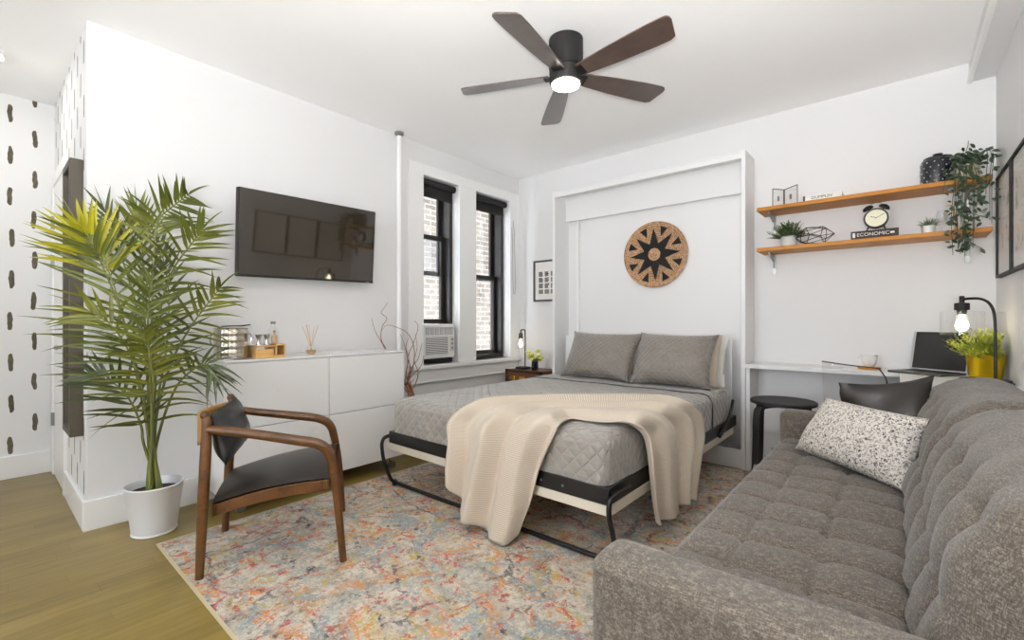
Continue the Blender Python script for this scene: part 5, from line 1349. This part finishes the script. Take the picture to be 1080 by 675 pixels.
# ------------------------------------------------------------------ ceiling fan
fc = V((-1.40, 2.11, 0))
t = thing('ceiling_fan', 'black flush ceiling fan with five dark blades and a lit lamp', 'fan', fc+V((0, 0, ZC)))
MB().lathe([(.088, ZC), (.094, ZC-.004), (.094, 2.475), (.088, 2.468)], fc, 40).build('housing', M['blackm'], t)
MB().lathe([(.080, 2.468), (.091, 2.462), (.091, 2.40), (.086, 2.388), (.078, 2.384)], fc, 40).build('motor', M['blackm'], t)
MB().lathe([(.077, 2.386), (.076, 2.378), (.06, 2.372), (.002, 2.370)], fc, 36).build('lamp_diffuser', M['fanlight'], t)
zb_ = 2.43
for (u, v) in ((703, 30), (696, 101), (578, 139), (482, 98), (537, 20)):
    tip = at(u, v, z=zb_); ang_ = math.atan2(tip.y-fc.y, tip.x-fc.x)
    MM = Matrix.Translation((fc.x, fc.y, zb_)) @ Matrix.Rotation(ang_, 4, 'Z') @ Matrix.Rotation(math.radians(-13), 4, 'X')
    Ls = [(.09, .042), (.16, .050), (.30, .062), (.46, .070), (.56, .070), (.60, .064), (.612, .055)]
    m_ = MB()
    outl = [(x, w_) for x, w_ in Ls]+[(x, -w_) for x, w_ in Ls[::-1]]
    outl = [(.09, .042), (.30, .062), (.50, .072), (.575, .072), (.600, .060), (.625, -.035), (.622, -.055), (.61, -.066), (.585, -.070), (.50, -.070), (.30, -.060), (.09, -.042)]
    m_.prism(outl, lambda p_: MM @ V((p_[0], p_[1], -.004)), lambda p_: MM @ V((p_[0], p_[1], .004)))
    bl = m_.build('blade', M['fanwood'], t, smooth=False, bevel=.0015)
    MB().box(.07, -.03, -.010, .12, .03, -.0045, MM).build('blade_iron', M['blackm'], bl)
# ceiling light added to brighten the hallway
hc = V((-3.98, .02, ZC))
t = thing('added_hall_light', 'small round flush ceiling light added to brighten the entry hall', 'light', hc)
MB().lathe([(.10, 0), (.10, -.02), (.092, -.024), (.09, -.02)], hc, 32).build('rim', M['trim'], t)
MB().lathe([(.089, -.02), (.07, -.034), (.002, -.038)], hc, 32, close=False).build('diffuser', M['hallfill'], t)

ul = V((.13, -.30, 0))  # unseen fill light, added to bounce off the ceiling and brighten the room
t = thing('added_fill_light', 'unseen white fill light added on a stand behind the photographer', 'lamp', ul)
MB().lathe([(.14, 0), (.14, .02), (.02, .03), (.012, .05), (.012, .96)], ul, 32).build('stand', M['trim'], t)
MU = Matrix.Rotation(math.radians(-8), 4, 'X')
MB().lathe([(.03, -.04), (.10, -.03), (.185, .02), (.185, .028), (.10, -.02), (.03, -.03)], ul+V((0, 0, 1.0)), 32, m=MU).build('shade', M['trim'], t)
MB().lathe([(.002, .030), (.17, .030), (.17, .024), (.002, .024)], ul+V((0, 0, 1.0)), 32, m=MU, close=False).build('fill_disc', emit('added fill light disc', (252, 251, 250), 430), t)
# ------------------------------------------------------------------ lights
def lamp(name, typ, loc, energy, color=(1, 1, 1), **k):
    l = bpy.data.lights.new(name, typ); l.energy = energy; l.color = color
    for a, b_ in k.items(): setattr(l, a, b_)
    o = bpy.data.objects.new(name, l); C.objects.link(o); o.location = loc; return o
def portal(name, loc, rot, sx_, sy_):
    o = lamp(name, 'AREA', loc, 1, shape='RECTANGLE', size=sx_, size_y=sy_); o.rotation_euler = rot; o.data.cycles.is_portal = True; return o
portal('sky_portal', (XL-T-.02, (W1[0]+W2[1])/2, 1.53), (0, -PI/2, 0), 1.7, 1.25)
for w in FILL_WIN: portal('sky_portal', ((w[0]+w[1])/2, YF-.22, 1.52), (PI/2, 0, 0), 1.6, 1.56)
w = bpy.data.worlds.new('sky'); sc.world = w; w.use_nodes = True
bg = w.node_tree.nodes['Background']; bg.inputs[0].default_value = (.95, .97, 1.0, 1); bg.inputs[1].default_value = 1.0
wn = w.node_tree.nodes; wl = w.node_tree.links
tc = wn.new('ShaderNodeTexCoord'); sp = wn.new('ShaderNodeSeparateXYZ'); wr_r = wn.new('ShaderNodeMapRange'); wr_r.interpolation_type = 'SMOOTHSTEP'
wl.new(tc.outputs['Generated'], sp.inputs[0]); wl.new(sp.outputs[2], wr_r.inputs[0])
wr_r.inputs[1].default_value = -.08; wr_r.inputs[2].default_value = .08; wr_r.inputs[3].default_value = 11.0; wr_r.inputs[4].default_value = 10.0   # glow added below the horizon to lift the ceiling, open sky above
wl.new(wr_r.outputs[0], bg.inputs[1])

# ------------------------------------------------------------------ camera
cam = bpy.data.cameras.new('camera'); co = bpy.data.objects.new('camera', cam); C.objects.link(co)
cam.sensor_width = 36; cam.lens = FPX/1080*36; cam.shift_y = 1/1080; cam.clip_start = .02
co.location = (0, 0, HC); co.rotation_euler = (PI/2, 0, YAW)
sc.camera = co
sc.view_settings.view_transform = 'Standard'; sc.view_settings.look = 'None'; sc.view_settings.gamma = 1; sc.view_settings.use_curve_mapping = False
sc.view_settings.exposure = 0.36
sc.cycles.max_bounces = 10; sc.cycles.diffuse_bounces = 6; sc.cycles.transparent_max_bounces = 16; sc.cycles.caustics_reflective = False; sc.cycles.caustics_refractive = False
sc.cycles.sample_clamp_indirect = 6
